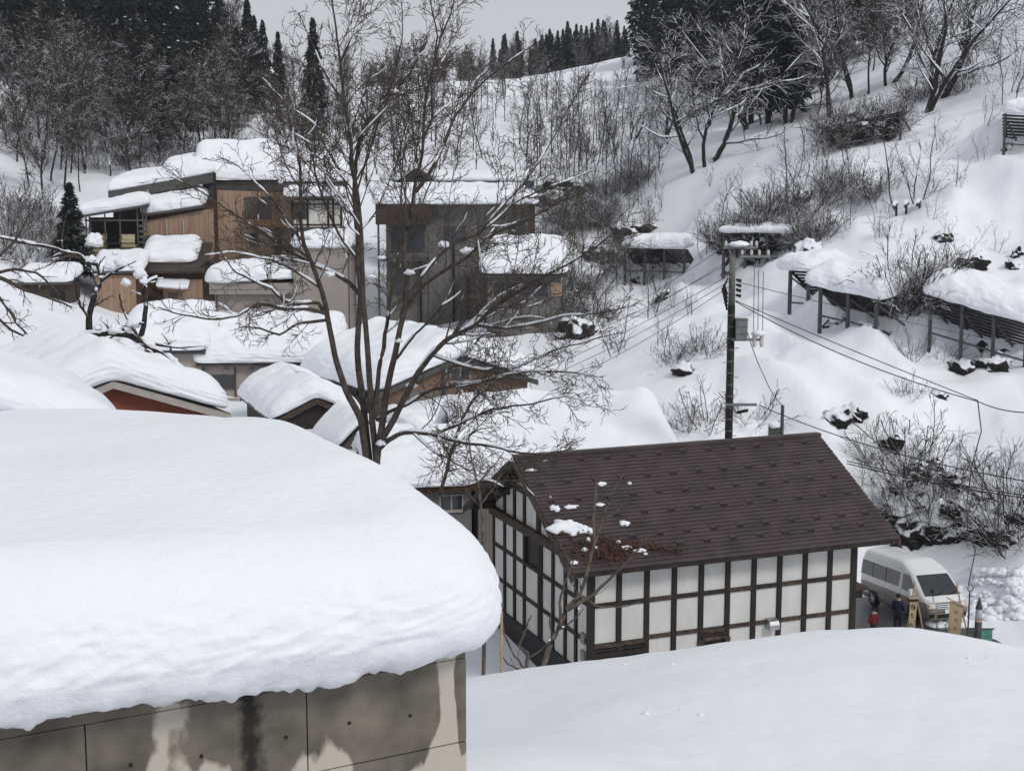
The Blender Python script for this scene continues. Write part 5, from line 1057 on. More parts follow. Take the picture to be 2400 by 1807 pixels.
def spawn(out, rg, pts, r0, r1, lev, maxlev, dens, lr, ang, upb, minr, tmin=.2, wig=.18, lmin=.15, plane=None):
    Ln = np.linalg.norm(np.diff(pts, axis=0), axis=1).sum(); n = max(1, int(dens[lev]*Ln+rg.random()))
    for i in range(n):
        t = tmin+(1-tmin)*(i+rg.random())/n; p, tg = at(pts, min(t, .999))
        sd_ = rg.normal(0, 1, 3)
        if plane is not None: sd_ = sd_-plane*(sd_@plane)*.6
        sd_ = unit(sd_-tg*(sd_@tg)); a = ang[lev]*rg.uniform(.7, 1.3)
        d = tg*math.cos(a)+sd_*math.sin(a); l = max(lmin, Ln*lr[lev]*(1.15-.75*t)*rg.uniform(.55, 1.2))
        rr = max(minr, (r0+(r1-r0)*t)*.55*rg.uniform(.75, 1.1)); m = 6 if lev == 0 else (4 if lev == 1 else 3)
        q = poly(rg, p, d, l, m, wig, upb[lev]); re = max(minr*.75, rr*.3); out.append((q, rr, re, lev+1))
        if lev+1 < maxlev: spawn(out, rg, q, rr, re, lev+1, maxlev, dens, lr, ang, upb, minr, .15, wig, lmin, plane)
def tubes_mesh(name, items, mat_, sides=None):       # many limbs at once
    Vs, Qs = [], []; off = 0; groups = {}
    for pts, r0, r1, lev in items:
        n = sides or (8 if r0 > .12 else 6 if r0 > .06 else 4 if r0 > .025 else 3); groups.setdefault((len(pts), n), []).append((pts, r0, r1))
    for (m, n), L_ in groups.items():
        A = np.array([q[0] for q in L_]); r0 = np.array([q[1] for q in L_]); r1 = np.array([q[2] for q in L_]); N = len(A)
        t = np.gradient(A, axis=1); t /= np.linalg.norm(t, axis=2, keepdims=True)+1e-9
        ref = np.where(np.abs(t[..., 2:3]) > .9, np.array([1., 0, 0]), np.array([0, 0, 1.])); a = np.cross(t, ref); a /= np.linalg.norm(a, axis=2, keepdims=True)+1e-9; b = np.cross(t, a)
        u = np.linspace(0, 1, m)[None]; rad = r0[:, None]+(r1-r0)[:, None]*u; an = np.arange(n)*2*math.pi/n
        V = A[:, :, None]+rad[..., None, None]*(np.cos(an)[None, None, :, None]*a[:, :, None]+np.sin(an)[None, None, :, None]*b[:, :, None])
        k = np.arange(n); k2 = (k+1) % n; i = np.arange(m-1)
        q = np.stack([i[:, None]*n+k, i[:, None]*n+k2, (i[:, None]+1)*n+k2, (i[:, None]+1)*n+k], -1).reshape(-1, 4)
        Q = (q[None]+(np.arange(N)*m*n)[:, None, None]).reshape(-1, 4)+off
        Vs.append(V.reshape(-1, 3)); Qs.append(Q); off += N*m*n
    return rawmesh(name, np.concatenate(Vs), np.concatenate(Qs), mat_)
def snow_strips(rg, items, rmin=.03, cover=.5, fat=1.0, seed=0.0):   # snow lying along the limbs
    out = []
    for pts, r0, r1, lev in items:
        if max(r0, r1) < rmin: continue
        m = len(pts); f = np.linspace(0, 1, max(m*3, 12)); P_ = np.stack([np.interp(f, np.linspace(0, 1, m), pts[:, k]) for k in range(3)], 1); rr = r0+(r1-r0)*f
        t = np.gradient(P_, axis=0); t /= np.linalg.norm(t, axis=1, keepdims=True)+1e-9
        nz = noise3(P_[:, 0]*.9+seed, P_[:, 1]*.9, P_[:, 2]*.9)+.35*noise3(P_[:, 0]*3, P_[:, 1]*3+seed, P_[:, 2]*3)
        w = np.clip((nz+cover-.5)*4, 0, 1)*np.clip((.9-np.abs(t[:, 2]))*4, 0, 1)
        i = 0
        while i < len(f)-1:
            if w[i] > .15:
                j = i
                while j+1 < len(f) and w[j+1] > .15: j += 1
                if j-i >= 2:
                    ww = w[i:j+1]*np.minimum(1, np.minimum(np.arange(j-i+1)+.15, (j-i)-np.arange(j-i+1)+.15)/1.5)
                    R_ = (rr[i:j+1]*.85+.018)*fat*np.sqrt(ww); Q_ = P_[i:j+1].copy(); Q_[:, 2] += rr[i:j+1]*.75+R_*.35
                    out.append((Q_, R_))
                i = j+1
            else: i += 1
    mb = MB()
    for Q_, R_ in out: mb.tube(Q_, np.maximum(R_, .004), 6)
    return mb
def clumps(rg, pts_list, m_, name='snow_lumps', parent=None):
    V, Q = [], []; off = 0; nu, nv = (10, 7) if len(pts_list) > 1 else (20, 14); th = np.linspace(0, math.pi, nv)[:, None]; ph = np.linspace(0, 2*math.pi, nu, endpoint=False)[None]
    d = np.stack([np.sin(th)*np.cos(ph), np.sin(th)*np.sin(ph), np.cos(th)+0*ph], -1); idx = np.arange(nu*nv).reshape(nv, nu); idx = np.concatenate([idx, idx[:, :1]], 1)
    q = np.stack([idx[:-1, :-1], idx[:-1, 1:], idx[1:, 1:], idx[1:, :-1]], -1).reshape(-1, 4)
    for (p, r, sx, sz) in pts_list:
        s = rg.uniform(0, 50); rr = 1+.62*fbm(d[..., 0]*1.7+s, d[..., 1]*1.7, d[..., 2]*1.7, 3); w = d*rr[..., None]*r*np.array([sx, sx, sz])
        w[..., 2] = np.where(w[..., 2] < 0, w[..., 2]*.5, w[..., 2]); V.append((w+p).reshape(-1, 3)); Q.append(q+off); off += nu*nv
    return link(name, rawmesh(name, np.concatenate(V), np.concatenate(Q), m_), parent)

# ---- the big tree in the middle: limbs sighted in the photograph, its base on the ground behind the block
rg = np.random.default_rng(11); YT = 40.0
base = P(872, 1125, YT); tb = np.array([base[0]-.1, base[1], gz(base[0], base[1])-.3])
big = thing('bare_tree', 'large many-stemmed bare tree with snow along its limbs, in front of the houses', 'tree', tb)
LIMBS = [ # (start radius px, end radius px, depth drift, points)
 (17, 3, -.8, [(858,1062),(846,979),(817,925),(795,874),(784,824),(774,774),(765,723),(748,673),(730,615),(712,568),(703,510),(705,440),(703,380),(690,320),(672,255),(650,190)]),
 (17, 3, .6, [(864,1062),(851,950),(840,878),(838,824),(842,752),(845,680),(838,608),(840,554),(834,500),(830,432),(834,378),(845,324),(862,285),(895,245),(925,215),(965,165),(1000,100)]),
 (16, 3, -.3, [(882,1070),(874,1004),(871,932),(864,860),(860,806),(855,734),(851,680),(849,608),(846,536),(838,450),(825,380),(815,290),(806,240),(800,160),(790,100),(780,20),(775,-60)]),
 (17, 2.5, .9, [(886,1055),(900,968),(907,914),(918,860),(928,824),(937,774),(948,723),(952,680),(955,640),(945,600),(950,540),(964,504),(974,432),(989,360),(992,288),(1000,216),(1012,170),(1032,90),(1057,36),(1075,-40)]),
 (11, 3, 1.6, [(880,950),(889,860),(900,806),(907,752),(914,702),(921,651),(936,601),(950,545),(966,480)]),
 (9, 2, 1.2, [(974,450),(1007,407),(1032,360),(1054,306),(1068,270),(1104,223),(1140,187),(1200,140),(1260,100)]),
 (9, 2, 1.0, [(940,744),(957,695),(989,647),(1032,598),(1071,565),(1119,552),(1168,513),(1214,468),(1266,445),(1331,425),(1396,399)]),
 (9, 2, -1.5, [(955,720),(973,689),(1005,660),(1054,627),(1103,595),(1136,565),(1184,536),(1233,516),(1300,480),(1370,450)]),
 (7, 2, -1.0, [(930,840),(960,800),(992,764),(1038,715),(1075,690),(1120,640)]),
 (14, 2.5, -2.0, [(892,1035),(925,979),(950,925),(975,882),(1011,831),(1040,799),(1076,781),(1113,760),(1152,725),(1188,705),(1233,673),(1282,640),(1331,620),(1396,578),(1450,540)]),
 (12, 2, -2.5, [(885,1055),(905,1035),(932,1018),(968,1015),(1022,1018),(1069,1033),(1100,1040),(1150,1048),(1210,1062),(1280,1066),(1350,1050)]),
 (8, 2, -1.6, [(882,985),(915,962),(950,950),(1004,918),(1062,907),(1110,900),(1180,880),(1260,868),(1340,872),(1400,880)]),
 (10, 2, .8, [(846,694),(817,662),(774,637),(730,615),(702,604),(673,586),(644,565),(601,536),(558,507),(520,480),(460,440),(400,415)]),
 (8, 2, -1.2, [(760,735),(745,708),(702,712),(666,705),(637,676),(594,658),(554,640),(530,610),(505,570)]),
 (7, 2, -1.4, [(768,750),(702,756),(655,784),(610,770),(560,765)]),
 (8, 2, -.8, [(764,735),(720,722),(680,724),(608,712),(554,741),(500,748),(430,740),(370,720)]),
 (6, 1.5, 1.0, [(1119,552),(1180,480),(1250,400),(1300,320),(1335,250),(1372,180)]),
 (6, 1.5, -.8, [(1011,831),(1060,850),(1130,868),(1210,860),(1300,820),(1380,800),(1450,780)]),
 (6, 1.5, -1.4, [(1022,1018),(1080,990),(1150,960),(1230,950),(1310,930),(1400,940)]),
 (6, 1.5, -1.8, [(968,1015),(1010,1055),(1050,1075),(1110,1110),(1180,1140)]),
 (6, 1.5, .7, [(992,330),(1015,270),(1010,200),(1018,140),(1026,80),(1010,10),(1000,-50)]),
 (6, 1.5, .4, [(838,608),(800,560),(770,500),(745,430),(730,360),(700,290),(660,230),(610,180)]),
 (6, 1.5, -.5, [(830,432),(860,380),(880,310),(910,230),(930,150),(945,80),(940,0)]),
 (5, 1.5, .5, [(806,240),(770,190),(745,130),(720,80),(700,30)]),
 (5, 1.5, .9, [(846,540),(880,500),(905,440),(930,380),(950,300),(975,240)]),
 (6, 1.5, -1.0, [(1113,760),(1180,770),(1250,760),(1320,740),(1400,735),(1470,720)]),
 (6, 1.5, -.6, [(748,673),(700,640),(640,610),(590,600),(540,590),(480,600)]),
 (5, 1.5, -.4, [(712,568),(670,520),(640,470),(600,430),(560,390),(520,370)]),
 (9, 4, -1.0, [(1030,1160),(1045,1110),(1058,1060),(1070,1020),(1085,980),(1100,950),(1125,920)])]
items = [(np.array([tb, tb+(base-tb)*.5+np.array([.12, 0, 0]), base])-tb, .42, .30, 0)]
twigs = []
for i, (ra, rb, dr_, pp) in enumerate(LIMBS):
    if i < 4: pp = [(pp[0][0]*.35+872*.65, 1150)]+pp
    n = len(pp); Ys = YT+dr_*np.linspace(0, 1, n)**1.2*1.8+.35*np.sin(np.linspace(0, 5, n)+i)
    if i > 3:                                   # a side limb starts at the depth of the stem it leaves
        for (_, _, dj, qq), Yq in lim_done:
            dd = [math.hypot(pp[0][0]-a, pp[0][1]-b) for a, b in qq]
            if min(dd) < 26: Ys = Ys-Ys[0]+Yq[int(np.argmin(dd))]; break
    else:
        if i == 0: lim_done = []
    lim_done.append(((ra, rb, dr_, pp), Ys))
    w = np.array([P(a, b, Y) for (a, b), Y in zip(pp, Ys)])-tb
    f = np.linspace(0, 1, n*3); w = np.stack([np.interp(f, np.linspace(0, 1, n), w[:, k]) for k in range(3)], 1)
    w += np.stack([.05*fbm(f*9+i*3.1, 1.7*k, 0.0, 2) for k in range(3)], 1)*np.minimum(1, f*5)[:, None]
    s = YT/F; ra = ra*.57; rb = rb*.62; it = (w, ra*s, rb*s, 0); items.append(it)
    st = unit(w[-1]-w[0])
    spawn(twigs, rg, w, ra*s*.8, rb*s, 0, 4, (1.6, 3.4, 4.6, 3) if i < 4 else (2.8, 4.7, 5.4, 3), (.31, .46, .48, .5), (.7, .75, .75, .6), (.04, .03, .03, .02), .0085, .5 if i < 4 else (.3 if i < 12 else .12), .17, .2)
    spawn(twigs, rg, w[-5:], rb*s*1.2, rb*s*.6, 1, 4, (2, 3.6, 4.6, 3), (.5, .7, .5, .5), (.6, .65, .7, .6), (.03, .03, .03, .02), .0085, .1, .17, .2)
link('trunk', tubes_mesh('trunk', items, M['bark']), big)
link('crown', tubes_mesh('crown', twigs, M['twig']), big)
NTW = len(twigs)
ss_ = snow_strips(rg, items[1:]+[t for t in twigs if t[1] > .015], .015, .52, .9); tag(ss_.build('snow', M['snow_cap'], big, True), kind='stuff')
cl = []
for (px, py, r) in ((1185-90,590,.22),(1040,575,.2),(893,1040,.2),(960,640,.18),(1140,735,.22),(770,645,.2),(720,560,.16),(870,650,.16),(842,230,.14),(875,265,.16),(925,215,.12),(1125,775,.2),(690,715,.17),(895,605,.14),(965,905,.2),(935,800,.14),(795,470,.14),(610,745,.12)):
    cl.append((P(px, py, YT-.1)-tb, r*.62, 1.3, .8))
for c_ in cl: clumps(rg, [c_], M['snow_cap'], 'snow_lump', big)

# ---- knotted old tree behind the orange house
def limb_tree(name, label, Y, limbs, bark, twigm, dens=(1.4, 2.2, 2.6, 2), lr=(.35, .5, .5, .5), ang=(.8, .8, .7, .6), upb=(.03, .02, .0, 0), minr=.012, snow=.5, lumps=(), lev=3, fat=1.0, seed=1, cat='tree', group=None, root=None, srm=.03):
    rg = np.random.default_rng(seed); p0 = P(*limbs[0][3][0], Y); b0 = np.array(root if root is not None else (p0[0], p0[1], gz(p0[0], p0[1])-.3))
    t = thing(name, label, cat, b0, 0, group); its = []; tw = []
    if p0[2]-b0[2] > .4: its.append((np.array([b0, (b0+p0)/2+.05, p0])-b0, limbs[0][0]*Y/F*1.25, limbs[0][0]*Y/F, 0))
    for i, (ra, rb, dr_, pp) in enumerate(limbs):
        n = len(pp); Ys = Y+dr_*np.linspace(0, 1, n); w = np.array([P(a, b, y) for (a, b), y in zip(pp, Ys)])-b0
        f = np.linspace(0, 1, n*3); w = np.stack([np.interp(f, np.linspace(0, 1, n), w[:, k]) for k in range(3)], 1); s = Y/F
        w += np.stack([.04*fbm(f*8+i*2.3+seed, 1.7*k, 0.0, 2) for k in range(3)], 1)
        its.append((w, ra*s, rb*s, 0)); spawn(tw, rg, w, ra*s*.8, rb*s, 0, lev, dens, lr, ang, upb, minr, .15, .2, .12)
    link('trunk', tubes_mesh('trunk', its, M[bark]), t); link('crown', tubes_mesh('crown', tw, M[twigm]), t)
    if snow:
        m_ = snow_strips(rg, its+tw, srm, snow, fat, seed)
        if m_.v: tag(m_.build('snow', M['snow_cap'], t, True), kind='stuff')
    for a, b, r in lumps: clumps(rg, [(P(a, b, Y)-b0, r*.55, 1.15, 1.1)], M['snow_cap'], 'snow_lump', t)
    return t
limb_tree('knotted_tree', 'gnarled old tree carrying heavy snow lumps behind the orange house', 68, [
 (11, 6, 0, [(455,905),(420,860),(375,830),(330,800),(300,785),(260,780),(225,785)]),
 (9, 4, 0, [(212,790),(208,760),(210,735),(222,690),(240,655),(228,620),(210,600)]),
 (7, 3, .6, [(330,790),(338,760),(342,710),(334,678),(350,660),(370,650)]),
 (6, 2.5, -.5, [(228,620),(200,612),(185,597),(150,590),(110,578),(60,570),(0,557),(-60,550)]),
 (5, 2, .5, [(240,655),(262,640),(290,625),(320,612)]),
 (4, 1.5, -.6, [(210,745),(190,720),(180,690),(175,650)]),
 (4, 1.5, .4, [(338,760),(300,750),(285,720),(280,690)]),
 (5, 1.5, .4, [(340,800),(380,810),(430,815),(470,810)]),
 (5, 1.5, -.6, [(250,785),(200,780),(160,790),(110,780)])], 'bark_dark', 'twig', lumps=((222,568,.62),(213,610,.4),(262,625,.5),(285,618,.5),(328,645,.5),(338,660,.35),(296,665,.38),(270,775,.55),(312,762,.5),(230,770,.3),(238,650,.2),(270,595,.25)), upb=(.0, -.05, -.12, -.1), snow=.55, dens=(1.6, 2.6, 3, 2), seed=5)
limb_tree('bare_tree', 'bare tree reaching in over the snow beside the brown garage', 66, [
 (9, 6, 0, [(-70,760),(-55,690),(-40,640)]), (6, 2, .5, [(-40,640),(10,655),(60,680),(120,700),(170,720)]), (6, 2, -.5, [(-45,660),(0,700),(25,730),(40,760),(80,800)]), (5, 2, 0, [(-40,640),(0,600),(40,560),(70,500)]), (5, 2, .5, [(-40,650),(30,630),(90,640),(140,690)]), (4, 1.5, .5, [(-50,700),(20,770),(80,800),(130,810)])], 'bark', 'twig', seed=9, dens=(2, 3, 3, 2), snow=.4)
limb_tree('bare_sapling', 'thin grey sapling leaning across the white gable corner', 37, [
 (8, 2, .5, [(1276,1560),(1278,1547),(1292,1504),(1314,1464),(1328,1428),(1357,1396),(1379,1331),(1393,1270),(1411,1223),(1429,1162),(1460,1110)]),
 (5, 1.5, -.4, [(1330,1430),(1386,1396),(1440,1346),(1494,1288),(1520,1250)]), (4, 1.5, .3, [(1314,1464),(1312,1400),(1330,1350),(1345,1310)]),
 (4, 1.5, .4, [(1393,1270),(1390,1220),(1395,1160),(1398,1120)]), (3, 1.2, 0, [(1411,1223),(1440,1200),(1470,1170)]), (3, 1.2, 0, [(1360,1395),(1400,1420),(1450,1425),(1500,1410)])], 'pale_bark', 'pale_bark', dens=(1.2, 1.5, 2, 2), lr=(.22, .4, .5, .5), lev=2, minr=.008, snow=0, seed=21, lumps=((1320,1469,.05),(1356,1426,.05),(1386,1397,.06),(1288,1500,.05)))
limb_tree('bare_shrub', 'low twisted grey shrub poking from snow before the gable wall', 37.2, [
 (5, 1.5, 0, [(1234,1572),(1238,1530),(1216,1515),(1231,1475),(1245,1440)]), (3, 1.2, .2, [(1232,1570),(1200,1530),(1180,1480),(1175,1440)]), (3, 1.2, .2, [(1240,1540),(1265,1525),(1290,1500)]), (3, 1.2, 0, [(1228,1572),(1195,1560),(1170,1530)])], 'pale_bark', 'pale_bark', dens=(1.5, 2, 2, 2), lev=2, minr=.007, snow=0, seed=23, cat='shrub')
limb_tree('bare_sapling', 'slim pale sapling rising behind the snow cap beside the slate verge', 35, [
 (4, 1.5, 0, [(1131,1250),(1130,1222),(1127,1181),(1119,1133),(1104,1076),(1098,1020)]), (2.5, 1.2, .2, [(1119,1133),(1150,1100),(1180,1060)]), (2.5, 1.2, .2, [(1127,1181),(1160,1140),(1175,1110)])], 'pale_bark', 'pale_bark', dens=(1.5, 2, 2, 2), lev=2, minr=.007, snow=0, seed=27)
stk = P(1173, 1500, 36.5); st2 = thing('wooden_stake', 'pale bare stake stuck in the snow beside the gable foundation', 'stake', (stk[0], stk[1], gz(stk[0], stk[1])-.3)); MB().tube([(0, 0, 0), (.02, 0, .9), (.03, 0, P(1173, 1432, 36.5)[2]-st2.location.z)], [.035, .04, .04], 7).build('shaft', M['raw_wood'], st2)

# ---- kinds of tree for the slopes
def bare_proto(seed, H, spread=.5, stems=1, dens=(.9, 1.3, 1.7, 2), lr=(.42, .5, .5, .5), minr=.014, bark='bark_dark', tm='twig_brown', lean=.08, r0=.13, lev=3, upb=(.06, .05, .03, 0), snow=0.0, ang=(.75, .7, .65, .6), tmin=.25, fat=1.3, srm=.03):
    rg = np.random.default_rng(seed); its, tw = [], []
    for s in range(stems):
        d = np.array([rg.normal(0, lean+(.28 if stems > 1 else 0)), rg.normal(0, lean+(.28 if stems > 1 else 0)), 1.0])
        hh = H*rg.uniform(.75, 1); q = poly(rg, np.array([rg.normal(0, .1)*(stems > 1), rg.normal(0, .1)*(stems > 1), -.6]), d, hh+.6, 11, .07+.05*(stems > 1), .06)
        its.append((q, r0*rg.uniform(.7, 1.1), minr*1.5, 0)); spawn(tw, rg, q, r0*.8, minr, 0, lev, dens, lr, ang, upb, minr, tmin, .16, .2)
    tm_ = tubes_mesh('trunk', its, M[bark]); cm_ = tubes_mesh('crown', tw, M[tm], None)
    sm = None
    if snow:
        g = snow_strips(rg, its+tw, srm, snow, fat, seed)
        if g.v: sm = g.mesh('snow', M['snow_cap'], True)
    return tm_, cm_, sm
def conifer_proto(seed, H, rb=2.6, needle='needle', n=3600, snow=45, low=.10):
    rg = np.random.default_rng(seed); V = []; Q = []; S = []
    for k in range(n):
        u = rg.random()**.75; z = H*(low+(1-low)*u); rmax = rb*(1-u)**.8*(1+.25*math.sin(z*2.3+seed))+.12
        whorl = math.floor(z*1.3)*2.4; a = whorl+rg.integers(0, 6)*1.047+rg.normal(0, .28); rr = rmax*math.sqrt(rg.uniform(.05, 1))
        p = np.array([math.cos(a)*rr, math.sin(a)*rr, z-.28*rr+rg.normal(0, .12)]); d = unit(np.array([math.cos(a+rg.normal(0, .5)), math.sin(a+rg.normal(0, .5)), -.35+rg.normal(0, .3)]))
        s = unit(np.cross(d, [0, 0, 1])+rg.normal(0, .35, 3)); l = rg.uniform(.4, .95)*(.55+.6*(1-u)); w = l*rg.uniform(.3, .5); o = len(V)
        V += [p-d*l*.3, p+s*w, p+d*l+np.array([0, 0, -.12*l]), p-s*w]; Q.append((o, o+1, o+2, o+3))
        if k < snow and rr > rmax*.5: S.append((p+np.array([0, 0, .1]), rg.uniform(.08, .2), 1.25, .7))
    tr_ = tubes_mesh('trunk', [(np.array([[0, 0, -.8], [.05, 0, H*.3], [0, 0, H*.7], [0, 0, H]]), .24+H*.004, .03, 0)], M['bark_dark'])
    cr = rawmesh('crown', np.array(V), np.array(Q), M[needle], False); sn = None
    if S:
        tmp = clumps(rg, S, M['snow_cap'], 'snow'); sn = tmp.data; bpy.data.objects.remove(tmp)
    return tr_, cr, sn
def plant(proto, name, label, cat, p, s=1.0, rz=None, group=None, sink=.15, tilt=0.0):
    t = thing(name, label, cat, (p[0], p[1], p[2]-sink), random.uniform(0, 6.28) if rz is None else rz, group); t.scale = (s, s, s*random.uniform(.92, 1.08))
    if tilt: t.rotation_euler[1] = tilt
    for n_, me in zip(('trunk', 'crown', 'snow'), proto):
        if me is not None:
            o_ = link(n_, me, t)
            if n_ == 'snow': o_['kind'] = 'stuff'
    return t
BT_ = [bare_proto(100+k, 14, dens=(2.6, 3.2, 3.6, 2), lr=(.36, .5, .5, .5), minr=.024, snow=.40, fat=2.0, tmin=.10 if k % 2 else .28, srm=.05) for k in range(4)]           # woodland trees
SL_ = [bare_proto(130+k, 9, dens=(2.4, 3.0, 3.4, 2), lr=(.30, .45, .5, .5), minr=.018, r0=.085, bark='bark_dark', tm='twig_grey', snow=.35, fat=1.6) for k in range(4)]    # slim trees
OK_ = [bare_proto(150+k, 11.5, stems=2, dens=(1.5, 2.2, 2.6, 2), lr=(.52, .5, .5, .5), minr=.018, r0=.2, tm='twig_snowy', snow=.68, fat=1.3, lean=.02, tmin=.2, ang=(.95, .85, .7, .6), upb=(.10, .03, .02, 0)) for k in range(3)]
SP_ = [bare_proto(170+k, 4.6, stems=2, dens=(2.0, 2.4, 2.6, 2), lr=(.42, .5, .5, .5), minr=.010, r0=.045, bark='twig_grey', tm='twig_grey', lev=3, tmin=.12, snow=.25) for k in range(3)]
BR_ = [bare_proto(190+k, 3.0, stems=9, dens=(2.6, 3.2, 2.2, 2), lr=(.5, .55, .5, .5), minr=.013, r0=.03, bark='twig_brown', tm='twig_snowy', lev=2, tmin=.08, upb=(.05, .02, 0, 0), lean=.9) for k in range(3)]
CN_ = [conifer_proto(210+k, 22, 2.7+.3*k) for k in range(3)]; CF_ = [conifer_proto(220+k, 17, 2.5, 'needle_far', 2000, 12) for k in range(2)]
GL = {'bt': 'bare woodland trees on the hillsides', 'sl': 'slim bare trees on the snow slope', 'cn': 'dark conifers among the trees', 'cf': 'conifers along the far ridge', 'ok': 'snow-laden bare trees on the upper slope', 'sp': 'bare saplings on the snowy hillside', 'br': 'brush poking through the hillside snow'}
def many(kind, protos, name, label, cat, spots, s0=.85, s1=1.15, tilt=.0):
    for i, q in enumerate(spots):
        p = hit(*q[:2]) if len(q) < 4 else q[3]
        plant(protos[i % len(protos)], name, label(q[0], q[1]) if callable(label) else label, cat, p, (q[2] if len(q) > 2 and q[2] else 1)*random.uniform(s0, s1), None, GL[kind], .2, random.uniform(-tilt, tilt))
R2 = np.random.default_rng(77)
def world_spots(n, x0, x1, y0, y1, sc=1.0, keep=None):
    out = []; tries = 0
    while len(out) < n and tries < n*60:
        tries += 1; y = R2.uniform(y0, y1); x = R2.uniform(x0, x1)*y
        z = gz(x, y); px, py = proj(np.array([x, y, z]))
        if keep and not keep(px, py, y): continue
        out.append((px, py, sc, np.array([x, y, z])))
    return out
def brush_label(px, py):
    if px < 1480: return 'low brush on the slope right of the dark block' if py < 580 else 'low brush around the dark rock shapes below the far four-post fence'
    if px < 1620 and py < 480: return 'low brush at the feet of the snow-laden trees above the far fence'
    if py > 770 and px < 1700: return 'open brush clump on clean snow left of the utility pole'
    if py > 640: return 'brush between the slatted fences at the hillside foot'
    if px < 1870 and py > 545: return 'brush growing over the fence behind the utility pole'
    if px < 1990 and py > 400: return 'brush on the slope above the fence behind the utility pole'
    if px > 2130: return 'brush beside the leaning trees near the top of the slope'
    return 'brush choking the fence below the leaning trees'
def rock_label(px, py):  # many of these shapes stand in for dark pockets on the slope
    if px < 1480: return 'dark rock shape standing in for a dark pocket in the gully beside the small dark house' if py > 520 else 'dark rock shape standing in for a dark brush pocket right of the dark block'
    if py > 1030: return 'jagged dark rock in the steep bank above the van'
    if py > 900: return 'dark rock shape standing in for a dark hole in the clean snow right of the utility pole'
    if px > 2200: return 'dark rock beside the long leaning snow fence'
    if py > 520: return 'dark rock shape standing in for a dark pocket near the brush-filled fence behind the utility pole'
    return 'dark rock shape standing in for dark brush on the upper slope by the brush-choked fence'
# left hillside wood
many('bt', BT_, 'bare_tree', 'dark bare woodland tree with snow flecks on the left hillside', 'tree', world_spots(120, -.40, -.14, 138, 285, 1.0, lambda px, py, y: -40 < px < 540 and py < 420 and not (px < 190 and py > 335))+world_spots(28, -.21, -.10, 150, 300, .55, lambda px, py, y: 520 < px < 870 and py < 400))
many('bt', BT_, 'bare_tree', 'bare tree with curved trunk base on the snow below the wood', 'tree', [(70,440,.95),(98,455,.9),(118,425,1),(140,400,1),(165,408,.9),(40,380,1),(190,450,.7),(15,340,1),(150,440,.8),(60,350,1),(100,370,1.1),(130,360,1)], tilt=.12)
many('cn', CN_, 'conifer', 'tall dark conifer rising out of the left hillside wood', 'conifer', [(345,330,1.05),(375,345,.95),(405,330,1.1),(330,300,1),(450,310,1.05),(480,280,1),(520,250,.8),(420,260,1.1),(360,250,1.2),(250,260,1.1),(120,230,1.1),(40,200,1.2),(200,180,1.1),(290,190,1.1),(80,120,1.1),(160,90,1),(585,270,.75),(620,260,.6),(655,265,.55),(600,240,.6),(560,300,.7),(380,200,1.1),(470,200,1)], .92, 1.08)
many('cn', CN_, 'conifer', 'lone conifer standing apart beyond the snowy rooftops', 'conifer', [(738,330,.62)])
many('cn', CN_, 'conifer', 'small black conifer against the open timber store', 'conifer', [(172,668,.36)], 1, 1)
for o_ in [q for q in COL.objects if q.get('label', '').startswith('small black conifer')]: o_.scale = (.62, .62, .37)
# middle slope
many('sl', SL_, 'slim_tree', 'slim bare tree standing on the snow slope behind the houses', 'tree', world_spots(100, -.17, .10, 138, 225, 1.0, lambda px, py, y: 690 < px < 1480 and 215 < py < 455))
many('sl', SL_, 'slim_tree', 'slim bare tree among brush beside the dark block', 'tree', [(1290,440,.8),(1330,470,.8),(1370,420,.9),(1420,470,.8),(1260,380,.9),(1400,330,.9),(1450,390,.8),(1480,300,.9),(1330,350,.9),(1235,300,.9)]+[(R2.uniform(1210, 1540), R2.uniform(360, 720), R2.uniform(.35, .6)) for _ in range(44)]+[(R2.uniform(1180, 1560), R2.uniform(205, 430), R2.uniform(.5, .85)) for _ in range(46)])
# far ridge
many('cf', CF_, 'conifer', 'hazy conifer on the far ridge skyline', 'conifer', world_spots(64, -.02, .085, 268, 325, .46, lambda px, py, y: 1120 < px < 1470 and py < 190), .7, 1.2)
many('bt', BT_, 'bare_tree', 'brown bare tree in the far ridge wood', 'tree', world_spots(100, -.12, .085, 262, 330, .55, lambda px, py, y: 780 < px < 1450 and py < 235), .7, 1.15)
# upper right wood
many('cn', CN_, 'conifer', 'black conifer crowning the upper right slope', 'conifer', [(1520,190,.9),(1560,200,1),(1600,210,1.05),(1640,230,1.0),(1680,250,1.05),(1500,150,.9),(1720,270,1),(1760,290,.95),(1800,290,.9),(1840,290,.9),(1700,180,1.1),(1580,130,1.1),(1780,200,1.1),(1880,230,1.0),(1950,150,1.1),(2040,120,1.0),(2100,90,.9)], .92, 1.08)
for lab_, sp_l in (('snow-lined forked tree rooted at the edge of the clean slope below the conifers', [(1628,402,1.35),(1655,388,1.45)]), ('leaning dark tree heaped with snow above the brush-choked fence', [(2178,262,1.45),(2195,235,1.4)]), ('snow-lined tree in front of the black conifers', [(1750,305,1.3),(1850,290,1.3),(1950,270,1.2),(2000,230,1.2),(2080,200,1.2)]), ('snow-lined tree on the open upper snowfield', [(1560,330,1.0),(1480,330,.8),(2250,120,1.0)])):
    many('ok', OK_, 'snowy_tree', lab_, 'tree', sp_l, .95, 1.1, .1)
many('bt', BT_, 'bare_tree', 'bare tree in the tangle of the upper right wood', 'tree', world_spots(44, .10, .30, 138, 225, .9, lambda px, py, y: 1560 < px < 2160 and 60 < py < 300))
